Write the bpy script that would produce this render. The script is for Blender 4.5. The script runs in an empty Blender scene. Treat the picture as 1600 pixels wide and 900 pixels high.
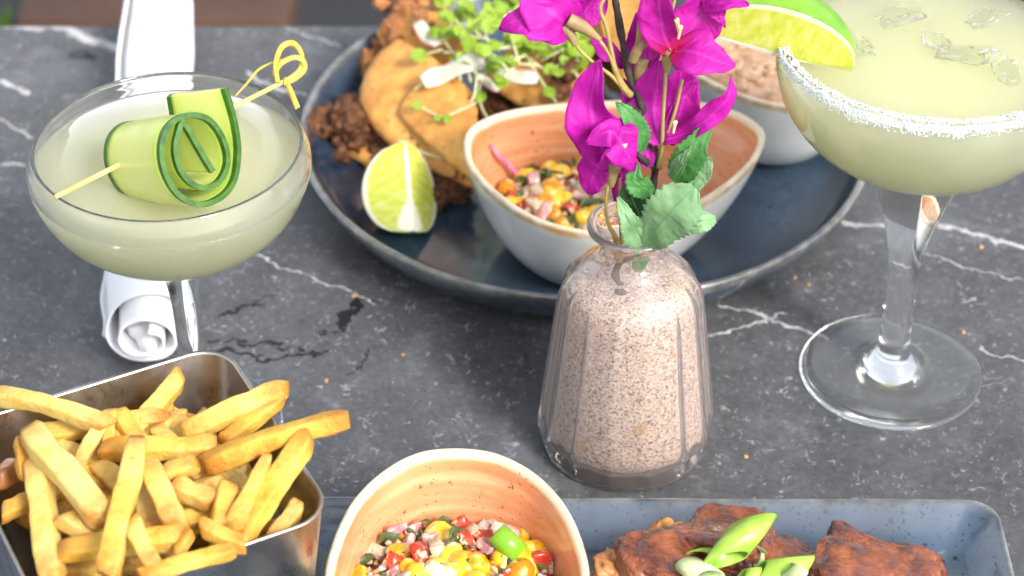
import bpy, bmesh, math, random
from mathutils import Vector, Matrix, Quaternion, noise
R = math.radians
PI = math.pi
sc = bpy.context.scene
C = sc.collection
S = 0.01                      # every shape below is written in centimetres

# ------------------------------------------------------------------ camera
cam_d = bpy.data.cameras.new('camera')
cam = bpy.data.objects.new('camera', cam_d); C.objects.link(cam)
PITCH = R(37.5)
cam.location = (0, -1.03*math.cos(PITCH), 1.03*math.sin(PITCH))
cam.rotation_euler = (PI/2 - PITCH, 0, 0)
cam_d.sensor_width = 36; cam_d.lens = 81
cam_d.clip_start = 0.02; cam_d.clip_end = 100
cam_d.dof.use_dof = True
cam_d.dof.focus_distance = 0.85
cam_d.dof.aperture_fstop = 10.5
sc.camera = cam

# ------------------------------------------------------------------ light
SUN_EL, SUN_AZ = R(41), R(140)         # azimuth measured from +Y towards +X
w = bpy.data.worlds.new('World'); sc.world = w; w.use_nodes = True
wn = w.node_tree; bg = wn.nodes['Background']
sky = wn.nodes.new('ShaderNodeTexSky'); sky.sky_type = 'NISHITA'; sky.sun_disc = False
sky.sun_elevation = SUN_EL; sky.sun_rotation = SUN_AZ
sky.dust_density = 2.0; sky.air_density = 1.0
hs = wn.nodes.new('ShaderNodeHueSaturation'); hs.inputs['Saturation'].default_value = 0.35
wn.links.new(sky.outputs[0], hs.inputs['Color']); wn.links.new(hs.outputs[0], bg.inputs[0])
bg.inputs[1].default_value = 0.15
sd = bpy.data.lights.new('sun', 'SUN'); sd.energy = 1.9; sd.angle = R(14); sd.color = (1, .95, .88)
sun = bpy.data.objects.new('sun', sd); C.objects.link(sun)
sdir = Vector((math.sin(SUN_AZ)*math.cos(SUN_EL), math.cos(SUN_AZ)*math.cos(SUN_EL), math.sin(SUN_EL)))
sun.rotation_euler = sdir.to_track_quat('Z', 'Y').to_euler()
sc.view_settings.view_transform = 'Standard'; sc.view_settings.look = 'None'
sc.view_settings.gamma = 1; sc.view_settings.use_curve_mapping = False
sc.view_settings.exposure = 1.2
sc.render.engine = 'CYCLES'
sc.cycles.use_denoising = True
sc.cycles.adaptive_threshold = 0.03; sc.cycles.max_bounces = 200; sc.cycles.volume_bounces = 190; sc.cycles.diffuse_bounces = 4; sc.cycles.glossy_bounces = 6; sc.cycles.transmission_bounces = 10; sc.cycles.transparent_max_bounces = 12
sc.cycles.sample_clamp_indirect = 40.0

# ------------------------------------------------------------------ helpers
def tag(o, label=None, cat=None, group=None, kind=None):
    if label: o['label'] = label
    if cat: o['category'] = cat
    if group: o['group'] = group
    if kind: o['kind'] = kind
    return o

def mesh_data(name, verts, faces, mats, smooth=True, mi=None, attr=None):
    me = bpy.data.meshes.new(name)
    me.from_pydata([tuple(c*S for c in v) for v in verts], [], faces)
    for m in (mats if isinstance(mats, (list, tuple)) else [mats]): me.materials.append(m)
    if smooth: me.polygons.foreach_set('use_smooth', [True]*len(me.polygons))
    if mi: me.polygons.foreach_set('material_index', mi)
    if attr:
        for k, vals in attr.items():
            a = me.attributes.new(k, 'FLOAT', 'POINT'); a.data.foreach_set('value', vals)
    me.update(); return me

def fixn(me):
    bm = bmesh.new(); bm.from_mesh(me); bmesh.ops.recalc_face_normals(bm, faces=bm.faces); bm.to_mesh(me); bm.free()

def base_of(verts):
    xs = [v[0] for v in verts]; ys = [v[1] for v in verts]; zs = [v[2] for v in verts]
    return Vector(((min(xs)+max(xs))/2, (min(ys)+max(ys))/2, min(zs)))

def obj(name, geo, mats, parent=None, smooth=True, thick=0, sub=0, mi=None, attr=None, recalc=True):
    """geo = (verts, faces) in world cm; linked as one mesh object with its origin at its base"""
    verts, faces = geo
    b = base_of(verts)
    me = mesh_data(name, [(v[0]-b[0], v[1]-b[1], v[2]-b[2]) for v in verts], faces, mats, smooth, mi, attr)
    if recalc: fixn(me)
    o = bpy.data.objects.new(name, me); C.objects.link(o)
    o.location = b*S
    if parent is not None:
        o.parent = parent; o.location = b*S - wloc(parent)
    if thick:
        m = o.modifiers.new('thickness', 'SOLIDIFY'); m.thickness = thick*S; m.offset = 0
    if sub:
        m = o.modifiers.new('smooth', 'SUBSURF'); m.levels = sub; m.render_levels = sub
    return o

def wloc(o):
    p = Vector(o.location)
    while o.parent is not None:
        o = o.parent; p += Vector(o.location)
    return p

def thing(name, loc, label, cat, group=None):
    o = bpy.data.objects.new(name, None); C.objects.link(o)
    o.empty_display_size = .01
    o.location = Vector(loc)*S
    return tag(o, label, cat, group)

def join(*geos):
    V, F = [], []
    for v, f in geos:
        n = len(V); V += list(v); F += [tuple(i+n for i in q) for q in f]
    return V, F

def lathe(prof, cx=0, cy=0, seg=72, rfun=None, closed=False):
    """prof = [(r, z)...]; r = 0 makes a pole"""
    V, F, rings = [], [], []
    for (r, z) in prof:
        if r < 1e-6:
            V.append((cx, cy, z)); rings.append([len(V)-1])
        else:
            ring = []
            for i in range(seg):
                a = 2*PI*i/seg
                rr = r*(rfun(a, z) if rfun else 1)
                V.append((cx+rr*math.cos(a), cy+rr*math.sin(a), z)); ring.append(len(V)-1)
            rings.append(ring)
    pairs = list(zip(rings[:-1], rings[1:]))
    if closed: pairs.append((rings[-1], rings[0]))
    for a, b in pairs:
        for i in range(seg):
            j = (i+1) % seg
            if len(a) == 1 and len(b) == 1: continue
            if len(a) == 1: F.append((a[0], b[j], b[i]))
            elif len(b) == 1: F.append((a[i], a[j], b[0]))
            else: F.append((a[i], a[j], b[j], b[i]))
    return V, F

def cr(pts, n, closed=False):
    """Catmull-Rom through points, n samples"""
    P = [Vector(p) for p in pts]; m = len(P); out = []
    for k in range(n):
        t = k/n*m if closed else k/(n-1)*(m-1)
        i = min(int(t), m-1 if closed else m-2); f = t-i
        g = (lambda j: P[j % m]) if closed else (lambda j: P[max(0, min(m-1, j))])
        a, b, c, d = g(i-1), g(i), g(i+1), g(i+2)
        out.append(.5*((2*b)+(c-a)*f+(2*a-5*b+4*c-d)*f*f+(3*b-a-3*c+d)*f**3))
    return out

def lin(vals, u):
    t = u*(len(vals)-1); i = min(int(t), len(vals)-2); f = t-i
    f = f*f*(3-2*f)*.5+f*.5
    return vals[i]*(1-f)+vals[i+1]*f

def tube(pts, rad, seg=8, n=None, wob=0, flat=None):
    P = cr(pts, n or max(6, len(pts)*4))
    V, F = [], []; prev = None; N = len(P)
    for k, p in enumerate(P):
        t = (P[min(k+1, N-1)]-P[max(k-1, 0)]).normalized()
        a = t.orthogonal().normalized() if prev is None else (prev-t*prev.dot(t)).normalized()
        prev = a; b = t.cross(a)
        r = lin(rad, k/(N-1)) if isinstance(rad, (list, tuple)) else rad
        r *= 1+wob*noise.noise(p*2.3)
        for i in range(seg):
            q = 2*PI*i/seg
            V.append(tuple(p+a*(r*math.cos(q))+b*(r*math.sin(q)*(flat or 1))))
    for k in range(N-1):
        for i in range(seg):
            j = (i+1) % seg
            F.append((k*seg+i, k*seg+j, (k+1)*seg+j, (k+1)*seg+i))
    F.append(tuple(range(seg))[::-1]); F.append(tuple((N-1)*seg+i for i in range(seg)))
    return V, F

CAMDIR = Vector((0, -.79, .61))
def leaf(spine, wl, wr, nrm=(0, -.79, .61), cup=.15, rip=.05, serr=0, nu=18, nv=9, seed=0, tw=0, crink=0, teeth=13):
    """curved blade: spine points, left/right half widths along it (cm)"""
    P = cr(spine, nu); V, F = [], []; n0 = Vector(nrm).normalized()
    for i, p in enumerate(P):
        u = i/(nu-1)
        t = (P[min(i+1, nu-1)]-P[max(i-1, 0)]).normalized()
        nn = Quaternion(t, tw*u) @ n0
        side = nn.cross(t).normalized(); nm = t.cross(side).normalized()
        a, b = lin(wl, u), lin(wr, u)
        if serr:
            k = 1+serr*((u*teeth) % 1-.5)*2
            a *= k; b *= k
        for j in range(nv):
            v = -1+2*j/(nv-1)
            wd = a if v < 0 else b
            q = p+side*(v*wd)+nm*(cup*(abs(v)**1.6)*(a+b)*.5)
            q = q+nm*(rip*noise.noise(Vector((q.x*.9+seed*7.1, q.y*.9, q.z*.9)))*2)
            if crink: q = q+nm*(crink*noise.noise(Vector((u*7+seed, v*4, seed*3.1)))+crink*.6*noise.noise(Vector((u*15, v*9+seed, 2))))
            V.append(tuple(q))
    for i in range(nu-1):
        for j in range(nv-1):
            k = i*nv+j; F.append((k, k+1, k+nv+1, k+nv))
    return V, F

_ico = {}
def ico(sub):
    if sub not in _ico:
        bm = bmesh.new(); bmesh.ops.create_icosphere(bm, subdivisions=sub, radius=1)
        _ico[sub] = ([v.co.copy() for v in bm.verts], [tuple(v.index for v in f.verts) for f in bm.faces]); bm.free()
    return _ico[sub]

def blob(c, size, rot=(0, 0, 0), sub=3, box=1.0, amp=.15, fr=1.0, seed=0, amp2=0, fr2=4):
    """superellipsoid with noise; box < 1 makes it boxier"""
    vs, F = ico(sub); from_e = __import__('mathutils').Euler(rot).to_matrix()
    V = []; o = Vector((seed*3.7, seed*1.9, seed*5.3))
    for v in vs:
        q = Vector([math.copysign(abs(x)**box, x) for x in v])
        k = 1+amp*noise.noise(v*fr+o)+(amp2*noise.noise(v*fr2+o) if amp2 else 0)
        q = Vector((q.x*size[0], q.y*size[1], q.z*size[2]))*k
        V.append(tuple(Vector(c)+from_e @ q))
    return V, F

# ------------------------------------------------------------------ materials
class M:
    def __init__(s, name, color=(.5, .5, .5), rough=.5, **kw):
        s.m = bpy.data.materials.new(name); s.m.use_nodes = True
        s.nt = s.m.node_tree; s.b = s.nt.nodes['Principled BSDF']; s._tc = None
        s.set('Base Color', (*color, 1) if not hasattr(color, 'node') else color); s.set('Roughness', rough)
        for k, v in kw.items(): s.set(k.replace('_', ' '), v)
    def link(s, sock, v):
        if hasattr(v, 'node'): s.nt.links.new(v, sock)
        elif isinstance(v, tuple) and len(v) == 3 and sock.type == 'RGBA': sock.default_value = (*v, 1)
        else: sock.default_value = v
    def set(s, k, v): s.link(s.b.inputs[k], v)
    def node(s, t, **kw):
        n = s.nt.nodes.new('ShaderNode'+t)
        for k, v in kw.items(): setattr(n, k, v)
        return n
    def tc(s, sx=1, sy=1, sz=1, rot=0):
        """object coordinates in centimetres"""
        if s._tc is None: s._tc = s.node('TexCoord').outputs['Object']
        mp = s.node('Mapping'); s.nt.links.new(s._tc, mp.inputs[0])
        mp.inputs['Scale'].default_value = (100*sx, 100*sy, 100*sz); mp.inputs['Rotation'].default_value = (0, 0, rot)
        return mp.outputs[0]
    def rnd(s): return s.node('ObjectInfo').outputs['Random']
    def noise(s, scale, detail=3, rough=.55, co=None, dist=0, col=False):
        n = s.node('TexNoise'); s.link(n.inputs['Vector'], co or s.tc())
        n.inputs['Scale'].default_value = scale; n.inputs['Detail'].default_value = detail
        n.inputs['Roughness'].default_value = rough; n.inputs['Distortion'].default_value = dist
        return n.outputs['Color' if col else 'Fac']
    def vor(s, scale, feat='F1', out='Distance', co=None, rnd=1):
        n = s.node('TexVoronoi', feature=feat); s.link(n.inputs['Vector'], co or s.tc())
        n.inputs['Scale'].default_value = scale; n.inputs['Randomness'].default_value = rnd
        return n.outputs[out]
    def ramp(s, f, stops, ease='LINEAR'):
        n = s.node('ValToRGB'); s.link(n.inputs[0], f); e = n.color_ramp; e.interpolation = ease
        while len(e.elements) < len(stops): e.elements.new(.5)
        for x, (p, c) in zip(e.elements, stops):
            x.position = p; x.color = (*c, 1) if isinstance(c, tuple) else (c, c, c, 1)
        return n.outputs[0]
    def mix(s, f, a, b, mode='MIX'):
        n = s.node('Mix', data_type='RGBA', blend_type=mode)
        s.link(n.inputs[0], f); s.link(n.inputs[6], a); s.link(n.inputs[7], b); return n.outputs[2]
    def math(s, op, a, b=0, clamp=False):
        n = s.node('Math', operation=op, use_clamp=clamp); s.link(n.inputs[0], a); s.link(n.inputs[1], b); return n.outputs[0]
    def vm(s, op, a, b=(0, 0, 0), out=0):
        n = s.node('VectorMath', operation=op); s.link(n.inputs[0], a); s.link(n.inputs[1], b); return n.outputs[out]
    def attr(s, name):
        n = s.node('Attribute'); n.attribute_name = name; return n.outputs['Fac']
    def bump(s, h, strength=.5, dist=.1, chain=True):
        n = s.node('Bump'); n.inputs['Strength'].default_value = strength; n.inputs['Distance'].default_value = dist*S
        s.link(n.inputs['Height'], h)
        if getattr(s, '_b', None) is not None: s.nt.links.new(s._b, n.inputs['Normal'])
        s._b = n.outputs[0]; s.set('Normal', s._b); return n.outputs[0]
    def translucent(s, f, col):
        t = s.node('BsdfTranslucent'); s.link(t.inputs[0], col)
        mx = s.node('MixShader'); mx.inputs[0].default_value = f
        s.nt.links.new(s.b.outputs[0], mx.inputs[1]); s.nt.links.new(t.outputs[0], mx.inputs[2])
        s.nt.links.new(mx.outputs[0], s.nt.nodes['Material Output'].inputs[0])

def step(m, x, a, b):
    n = m.node('MapRange'); n.clamp = True; n.interpolation_type = 'SMOOTHSTEP'
    m.link(n.inputs[0], x); n.inputs[1].default_value = a; n.inputs[2].default_value = b
    return n.outputs[0]

# --- table stone
t = M('dark_marble', rough=.42)
co = t.tc()
wob = t.vm('SCALE', t.vm('SUBTRACT', t.noise(.35, 5, .6, col=True), (.5, .5, .5)))
wob.node.inputs['Scale'].default_value = 2.2
fin = t.vm('SCALE', t.vm('SUBTRACT', t.noise(2.2, 4, .65, col=True), (.5, .5, .5)))
fin.node.inputs['Scale'].default_value = .55
pw = t.vm('ADD', t.vm('ADD', co, wob), fin)
def seg(m, p, a, b, w0, w1):
    """soft mask round the segment a-b"""
    ba = (b[0]-a[0], b[1]-a[1], 0.0); L2 = ba[0]**2+ba[1]**2
    pa = m.vm('MULTIPLY', m.vm('SUBTRACT', p, (a[0], a[1], 0.0)), (1, 1, 0))
    h = m.math('DIVIDE', m.vm('DOT_PRODUCT', pa, ba, 1), L2, True)
    sc_ = m.vm('SCALE', ba); m.link(sc_.node.inputs['Scale'], h)
    d = m.vm('LENGTH', m.vm('SUBTRACT', pa, sc_), out=1)
    return m.math('SUBTRACT', 1, step(m, d, w0, w1))
TO = Vector((0, -18, 0))      # table origin, cm
def tl(p): return (p[0], p[1]-TO.y)
base = t.ramp(t.noise(.22, 6, .62), [(.3, .042), (.52, .074), (.72, .125)])
base = t.mix(.35, base, t.ramp(t.noise(3.5, 4, .7), [(.3, .03), (.7, .15)]), 'MIX')
base = t.mix(1, base, (.97, .99, 1.06), 'MULTIPLY')
veins = None
for a, b, w_ in [((-24.36,22.63,0.00), (-20.33,20.20,-0.00), .55), ((-28.03,23.41,0.00), (-24.81,22.30,-0.00), .5), ((-11.82,2.64,0.00), (-6.11,-0.93,0.00), .10),
                 ((-25.91,17.13,0.00), (-24.44,16.11,0.00), .25), ((-24.60,9.70,0.00), (-22.72,9.48,0.00), .2), ((-25.32,13.78,0.00), (-23.61,12.07,0.00), .14),
                 ((15.44,4.88,0.00), (20.02,4.78,0.00), .22), ((20.02,4.78,0.00), (24.52,2.64,0.00), .26),
                 ((9.35,-1.30,0.00), (13.62,-3.65,0.00), .16), ((8.06,-3.65,0.00), (12.13,-1.85,0.00), .10), ((18.12,2.78,0.00), (22.97,0.47,0.00), .07),
                 ((20.23,-4.10,0.00), (22.99,-5.62,0.00), .08), ((-13.68,17.92,0.00), (-10.59,15.82,0.00), .3), ((-12.48,23.28,0.00), (-9.27,20.39,-0.00), .16)]:
    s_ = seg(t, pw, tl(a), tl(b), w_*.2, w_*.78)
    veins = s_ if veins is None else t.math('MAXIMUM', veins, s_)
veins = t.math('MULTIPLY', veins, t.ramp(t.noise(1.1, 3), [(.3, .25), (.55, .95)]))
# short curved chips and hairline scratches
chip = t.math('SUBTRACT', 1, step(t, t.vor(.85, 'DISTANCE_TO_EDGE', co=t.vm('ADD', co, wob)), .008, .05))
chip = t.math('MULTIPLY', t.math('MULTIPLY', chip, step(t, t.noise(.9, 2), .62, .72)), .5)
def stroke(sc_, g_sc, lo, w_, co_):
    n_ = t.math('ABSOLUTE', t.math('SUBTRACT', t.noise(sc_, 2, .5, co=co_), .5))
    return t.math('MULTIPLY', t.math('SUBTRACT', 1, step(t, n_, w_*.3, w_)), step(t, t.noise(g_sc, 3, .6, co=t.tc(.9, 1.15, 1, sc_)), lo, lo+.06))
strk = t.math('MAXIMUM', stroke(.9, 1.1, .60, .020, t.tc(1, 1.2, 1, .3)), t.math('MULTIPLY', stroke(1.7, 1.6, .58, .03, t.tc(1.2, .8, 1, 1.3)), .7))
smear = t.math('MULTIPLY', step(t, t.noise(.42, 8, .72), .52, .78), .38)
chip2 = t.math('SUBTRACT', 1, step(t, t.vor(2.1, 'DISTANCE_TO_EDGE', co=pw), .01, .05))
chip2 = t.math('MULTIPLY', chip2, step(t, t.noise(1.7, 2, co=t.tc(1.1, .9)), .60, .68))
hair = t.math('MULTIPLY', step(t, t.noise(1.4, 5, .75, co=t.tc(.7, 6, 1, .4)), .66, .72), .4)
hair2 = t.math('MULTIPLY', step(t, t.noise(1.2, 5, .75, co=t.tc(6, .6, 1, .25)), .67, .73), .4)
dots = t.math('MULTIPLY', t.math('SUBTRACT', 1, step(t, t.vor(1.9), .035, .09)), step(t, t.noise(.8, 2, co=t.tc(1, 1.2)), .5, .6))
fleck = step(t, t.noise(4.2, 3, .6, co=t.tc(1, .75, 1, .5)), .67, .73)
white = chip
for k in (strk, smear, t.math('MULTIPLY', chip2, .6), hair, hair2, dots, t.math('MULTIPLY', fleck, .55)): white = t.math('MAXIMUM', white, k)
colr = t.mix(t.math('MULTIPLY', white, .62), base, (.42, .43, .44))
colr = t.mix(veins, colr, (.55, .55, .55))
crack = None
pc = t.vm('ADD', co, t.vm('SCALE', t.vm('SUBTRACT', t.noise(.9, 4, .7, col=True), (.5, .5, .5))))
pc.node.inputs[1].links[0].from_node.inputs['Scale'].default_value = 2.4
for a, b, w_ in [((-12.82,-1.94,0.00), (-11.33,-1.30,0.00), .13), ((-13.20,-3.74,0.00), (-9.98,-4.10,0.00), .11), ((-12.85,-4.45,0.00), (-10.46,-4.97,0.00), .10),
                 ((-10.46,-4.97,0.00), (-8.15,-4.45,0.00), .10), ((-8.37,-3.21,0.00), (-7.27,-2.98,-0.00), .08), ((-7.42,-2.76,0.00), (-6.82,-0.93,0.00), .16), ((-11.36,-0.93,0.00), (-10.30,0.00,0.00), .06),
                 ((-7.08,-6.26,0.00), (-6.09,-4.32,0.00), .05), ((-22.55,19.58,0.00), (-21.60,19.83,0.00), .35)]:
    s_ = seg(t, pc, tl(a), tl(b), w_*.7, w_*1.7)
    crack = s_ if crack is None else t.math('MAXIMUM', crack, s_)
crack = t.math('MULTIPLY', crack, step(t, t.noise(1.6, 3), .30, .42))
colr = t.mix(crack, colr, (.006, .006, .007))
t.set('Base Color', colr)
t.set('Roughness', t.ramp(t.noise(.6, 5, .7), [(.3, .34), (.7, .56)]))
t.bump(t.noise(5, 4, .7), .3, .03)
MARBLE = t.m

# --- glass
def glass(name, col=(1, 1, 1), ior=1.48, rough=0.0, bump=0):
    g = M(name, col, rough, Transmission_Weight=1.0, IOR=ior)
    if bump: g.bump(g.noise(.9, 2), bump, .08)
    return g.m
GLASS = glass('clear_glass', (.985, .995, .99), bump=.05)
GLASS.node_tree.nodes['Principled BSDF'].inputs['Transmission Weight'].default_value = .975
VASE = glass('pink_glass', (1.0, .905, .88), bump=.10)
VASE.node_tree.nodes['Principled BSDF'].inputs['Transmission Weight'].default_value = .94
ICE = glass('clear_ice', (.98, .99, 1), 1.31, .04, .4)

def drink(name, top, deep):
    d = M(name, (1, 1, 1), .02, Transmission_Weight=1.0, IOR=1.34)
    v = d.node('VolumePrincipled'); v.inputs['Color'].default_value = (*deep, 1); v.inputs['Density'].default_value = 115
    v.inputs['Anisotropy'].default_value = 0
    d.nt.links.new(v.outputs[0], d.nt.nodes['Material Output'].inputs['Volume'])
    d.bump(d.noise(1.2, 2), .12, .06)
    return d.m
DRINK1 = drink('pale_cocktail', None, (.9994, .9999, .885))
DRINK2 = drink('margarita', None, (.9994, .9999, .885))
s_ = M('salt', (.82, .82, .80), .8, Specular_IOR_Level=.2, Subsurface_Weight=.3, Subsurface_Scale=.002); SALT = s_.m

# --- steel
st = M('brushed_steel', (.50, .47, .44), .30, Metallic=1.0)
st.set('Roughness', st.ramp(st.noise(.8, 5, .7, co=st.tc(1, 1, .5)), [(.3, .22), (.7, .42)]))
st.set('Base Color', st.ramp(st.noise(.5, 5, .65), [(.3, (.40, .37, .33)), (.7, (.60, .57, .54))]))
st.bump(st.noise(6, 3, .6, co=st.tc(1, 1, .15)), .06, .02)
STEEL = st.m

# --- ceramics
def blue_glaze(name, dark, light, ss=2.7):
    g = M(name, rough=.2, Coat_Weight=1.0, Coat_Roughness=.10, Coat_IOR=1.65)
    h = g.attr('glaze')                       # 0 body .. 1 worn rim
    n = g.noise(.30, 5, .6)
    c = g.ramp(n, [(.3, dark), (.55, tuple((a+b)/2 for a, b in zip(dark, light))), (.75, light)])
    sp = g.math('MULTIPLY', g.math('SUBTRACT', 1, step(g, g.vor(ss), .13, .25)), step(g, g.noise(2.1, 2), .34, .44))
    sp2 = g.math('MULTIPLY', g.math('SUBTRACT', 1, step(g, g.vor(ss*2), .14, .28)), step(g, g.noise(1.1, 2), .30, .50))
    sp = g.math('MAXIMUM', sp, g.math('MULTIPLY', sp2, .8))
    c = g.mix(g.math('MULTIPLY', sp, .88), c, (.010, .013, .02))
    edge = g.math('MULTIPLY', h, g.ramp(g.noise(1.4, 4), [(.25, .55), (.55, 1.0)]))
    c = g.mix(edge, c, g.ramp(g.noise(.9, 4), [(.3, (.05, .06, .07)), (.5, (.15, .14, .12)), (.75, (.25, .27, .29))]))
    g.set('Base Color', c)
    g.bump(g.noise(2.5, 3), .06, .04); g.bump(g.math('SUBTRACT', 0, sp), .12, .02)
    return g.m
PLATE = blue_glaze('blue_glaze', (.015, .027, .047), (.045, .085, .14), 2.0)
TRAY = blue_glaze('tray_glaze', (.026, .045, .072), (.062, .105, .165), 1.9)

def bowl_glaze(name, inside_a, inside_b):
    g = M(name, rough=.22, Coat_Weight=.3, Coat_Roughness=.1)
    h = g.attr('glaze')                       # 0 outside .. .5 rim .. 1 inside floor
    co = g.tc()
    zz = g.node('SeparateXYZ'); g.link(zz.inputs[0], co)
    hn = g.math('ADD', h, g.math('MULTIPLY', g.math('SUBTRACT', g.noise(.8, 4), .5), .05))
    swirl = g.noise(1.0, 4, .6, co=g.vm('MULTIPLY', g.vm('ADD', co, (0, 0, 0)), (.16, .16, 1.9)))
    ins = g.ramp(swirl, [(.3, inside_a), (.5, tuple((a*1.2+b*.8)/2 for a, b in zip(inside_a, inside_b))), (.68, inside_b)])
    out = g.ramp(g.noise(.5, 4), [(.3, (.52, .54, .53)), (.7, (.66, .67, .65))])
    c = g.mix(step(g, hn, .50, .53), out, (.80, .66, .44))
    c = g.mix(step(g, hn, .555, .60), c, ins)
    band = g.math('MULTIPLY', step(g, hn, .44, .49), g.math('SUBTRACT', 1, step(g, hn, .50, .53)))
    c = g.mix(g.math('MULTIPLY', band, g.ramp(g.noise(1.2, 4), [(.35, .3), (.6, 1.0)])), c, (.42, .27, .10))
    spm = g.noise(.35, 2)
    sp = step(g, g.noise(2.6, 4, .65), .635, .68)
    sp2 = step(g, g.noise(6.0, 3, .6), .64, .69)
    sp = g.math('MULTIPLY', g.math('MAXIMUM', sp, sp2), step(g, hn, .5, .54))
    sp = g.math('MULTIPLY', sp, step(g, spm, .44, .56))
    c = g.mix(g.math('MULTIPLY', sp, .85), c, (.15, .055, .02))
    g.set('Base Color', c); g.bump(swirl, .10, .05)
    return g.m
BOWLM = bowl_glaze('salmon_glaze', (.64, .225, .09), (.77, .41, .215))

# --- cloth
cl = M('white_cotton', (.93, .935, .95), .9, Sheen_Weight=.3)
cl.bump(cl.noise(1.2, 4, .6), .2, .12); cl.bump(cl.noise(18, 2), .25, .01)
CLOTH = cl.m

# --- food
def food(name, stops, scale=1.2, rough=.5, bump=.3, bd=.06, sss=0, detail=4, coat=0, bs=4, rnd=0):
    f = M(name, rough=rough)
    n = f.noise(scale, detail, .6)
    if rnd: n = f.math('ADD', n, f.math('MULTIPLY', f.math('SUBTRACT', f.rnd(), .5), rnd))
    f.set('Base Color', f.ramp(n, stops))
    if bump: f.bump(f.noise(bs, 5, .65), bump, bd)
    if sss: f.set('Subsurface Weight', sss); f.set('Subsurface Scale', .004); f.set('Subsurface Radius', (1, .6, .3))
    if coat: f.set('Coat Weight', coat); f.set('Coat Roughness', .12)
    return f
fr = M('fried_potato', rough=.42)
pn = fr.noise(.55, 4, .6)
pc_ = fr.ramp(fr.math('ADD', pn, fr.math('MULTIPLY', fr.math('SUBTRACT', fr.rnd(), .5), .30)), [(.25, (.60, .27, .022)), (.42, (.78, .50, .075)), (.64, (.84, .65, .21))])
tipf = fr.attr('tip')
pc_ = fr.mix(fr.math('MULTIPLY', tipf, fr.ramp(fr.noise(1.6, 4), [(.3, .4), (.6, 1.0)])), pc_, (.50, .19, .02))
pc_ = fr.mix(fr.math('MULTIPLY', step(fr, fr.noise(2.2, 4, .7), .58, .70), .6), pc_, (.58, .24, .025))
fr.set('Base Color', pc_); fr.set('Subsurface Weight', .35); fr.set('Subsurface Scale', .004); fr.set('Subsurface Radius', (1, .55, .15))
fr.set('Roughness', fr.ramp(fr.noise(3, 3), [(.3, .3), (.7, .55)]))
fr.bump(fr.noise(2.6, 5, .75), 1.0, .16); fr.bump(fr.noise(11, 3), .3, .02)
FRY = fr.m
FRYD = food('browned_potato', [(.3, (.20, .07, .015)), (.6, (.42, .16, .03)), (.8, (.55, .25, .06))], 1.5, .4, .5, .08).m
tt = food('corn_tortilla', [(.28, (.50, .20, .035)), (.5, (.68, .32, .07)), (.75, (.80, .47, .13))], .9, .6, .35, .06)
bc0 = tt.b.inputs['Base Color'].links[0].from_socket
ch = tt.math('MULTIPLY', step(tt, tt.noise(1.5, 4, .7), .62, .70), .8)
bc0 = tt.mix(ch, bc0, (.16, .065, .02)); sk = tt.math('SUBTRACT', 1, step(tt, tt.vor(1.3), .05, .13))
bc0 = tt.mix(tt.math('MULTIPLY', sk, .8), bc0, (.07, .03, .012)); bc0 = tt.mix(tt.math('MULTIPLY', tt.attr('toast'), tt.ramp(tt.noise(1.2, 3), [(.3, .1), (.6, .8)])), bc0, (.36, .13, .03)); tt.set('Base Color', bc0)
TORT = tt.m
MEAT = food('chopped_beef', [(.3, (.050, .016, .006)), (.5, (.16, .058, .020)), (.72, (.34, .14, .055))], 2.2, .5, 1.0, .2, bs=4.5).m
MEATR = food('rusty_beef', [(.3, (.25, .08, .02)), (.5, (.40, .16, .05)), (.72, (.52, .26, .10))], 2.2, .5, .9, .16, bs=4).m
rb_ = food('glazed_rib', [(.3, (.04, .008, .003)), (.45, (.14, .026, .006)), (.6, (.29, .065, .012)), (.8, (.45, .15, .035))], 1.2, .28, 1.0, .16, coat=.9, bs=5, detail=6)
rb_.set('Roughness', rb_.ramp(rb_.noise(1.6, 4, .65), [(.35, .07), (.65, .32)])); rb_.bump(rb_.noise(2.2, 4, .6, co=rb_.tc(.5, 3.0, 3.0, .4)), .35, .10); RIB = rb_.m
RIBC = food('rib_meat', [(.3, (.25, .09, .025)), (.6, (.48, .22, .075)), (.8, (.58, .32, .13))], 1.6, .35, .7, .12, bs=3).m
CORN = food('corn', [(.3, (.55, .22, .01)), (.42, (.76, .38, .012)), (.7, (.82, .53, .04))], 1.6, .25, .2, .04, rnd=.5)
RED = food('red_pepper', [(.3, (.42, .020, .010)), (.7, (.62, .09, .03))], 1.5, .25, .25, .04)
PALE = food('crumbled_cheese', [(.3, (.42, .34, .21)), (.7, (.58, .51, .38))], 2.5, .5, .7, .08).m
PINK = food('red_onion', [(.3, (.30, .09, .11)), (.5, (.52, .27, .26)), (.72, (.74, .60, .50))], 1.3, .3, .3, .06)
def dressed(m, cream=(.74, .62, .42), lo=.52):
    c = m.b.inputs['Base Color'].links[0].from_socket
    c = m.mix(m.math('MULTIPLY', step(m, m.noise(1.9, 4, .65), lo, lo+.10), .85), c, cream)
    c = m.mix(step(m, m.noise(4.5, 3, .6), .67, .71), c, (.05, .06, .015)); m.set('Base Color', c); return m.m
HERB = food('chopped_herb', [(.3, (.028, .050, .012)), (.7, (.10, .15, .035))], 2.0, .5, .3, .03).m
CORN, RED, PINK = dressed(CORN, lo=.57), dressed(RED), dressed(PINK)
SALSA = food('salad_dressing', [(.3, (.30, .12, .03)), (.45, (.62, .40, .16)), (.6, (.74, .60, .36)), (.75, (.44, .30, .10))], 2.2, .32, .7, .14, bs=3).m
BEANS = food('refried_beans', [(.3, (.30, .15, .07)), (.5, (.48, .29, .17)), (.7, (.62, .44, .30))], 2.2, .3, .7, .15, bs=2.2).m
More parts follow.
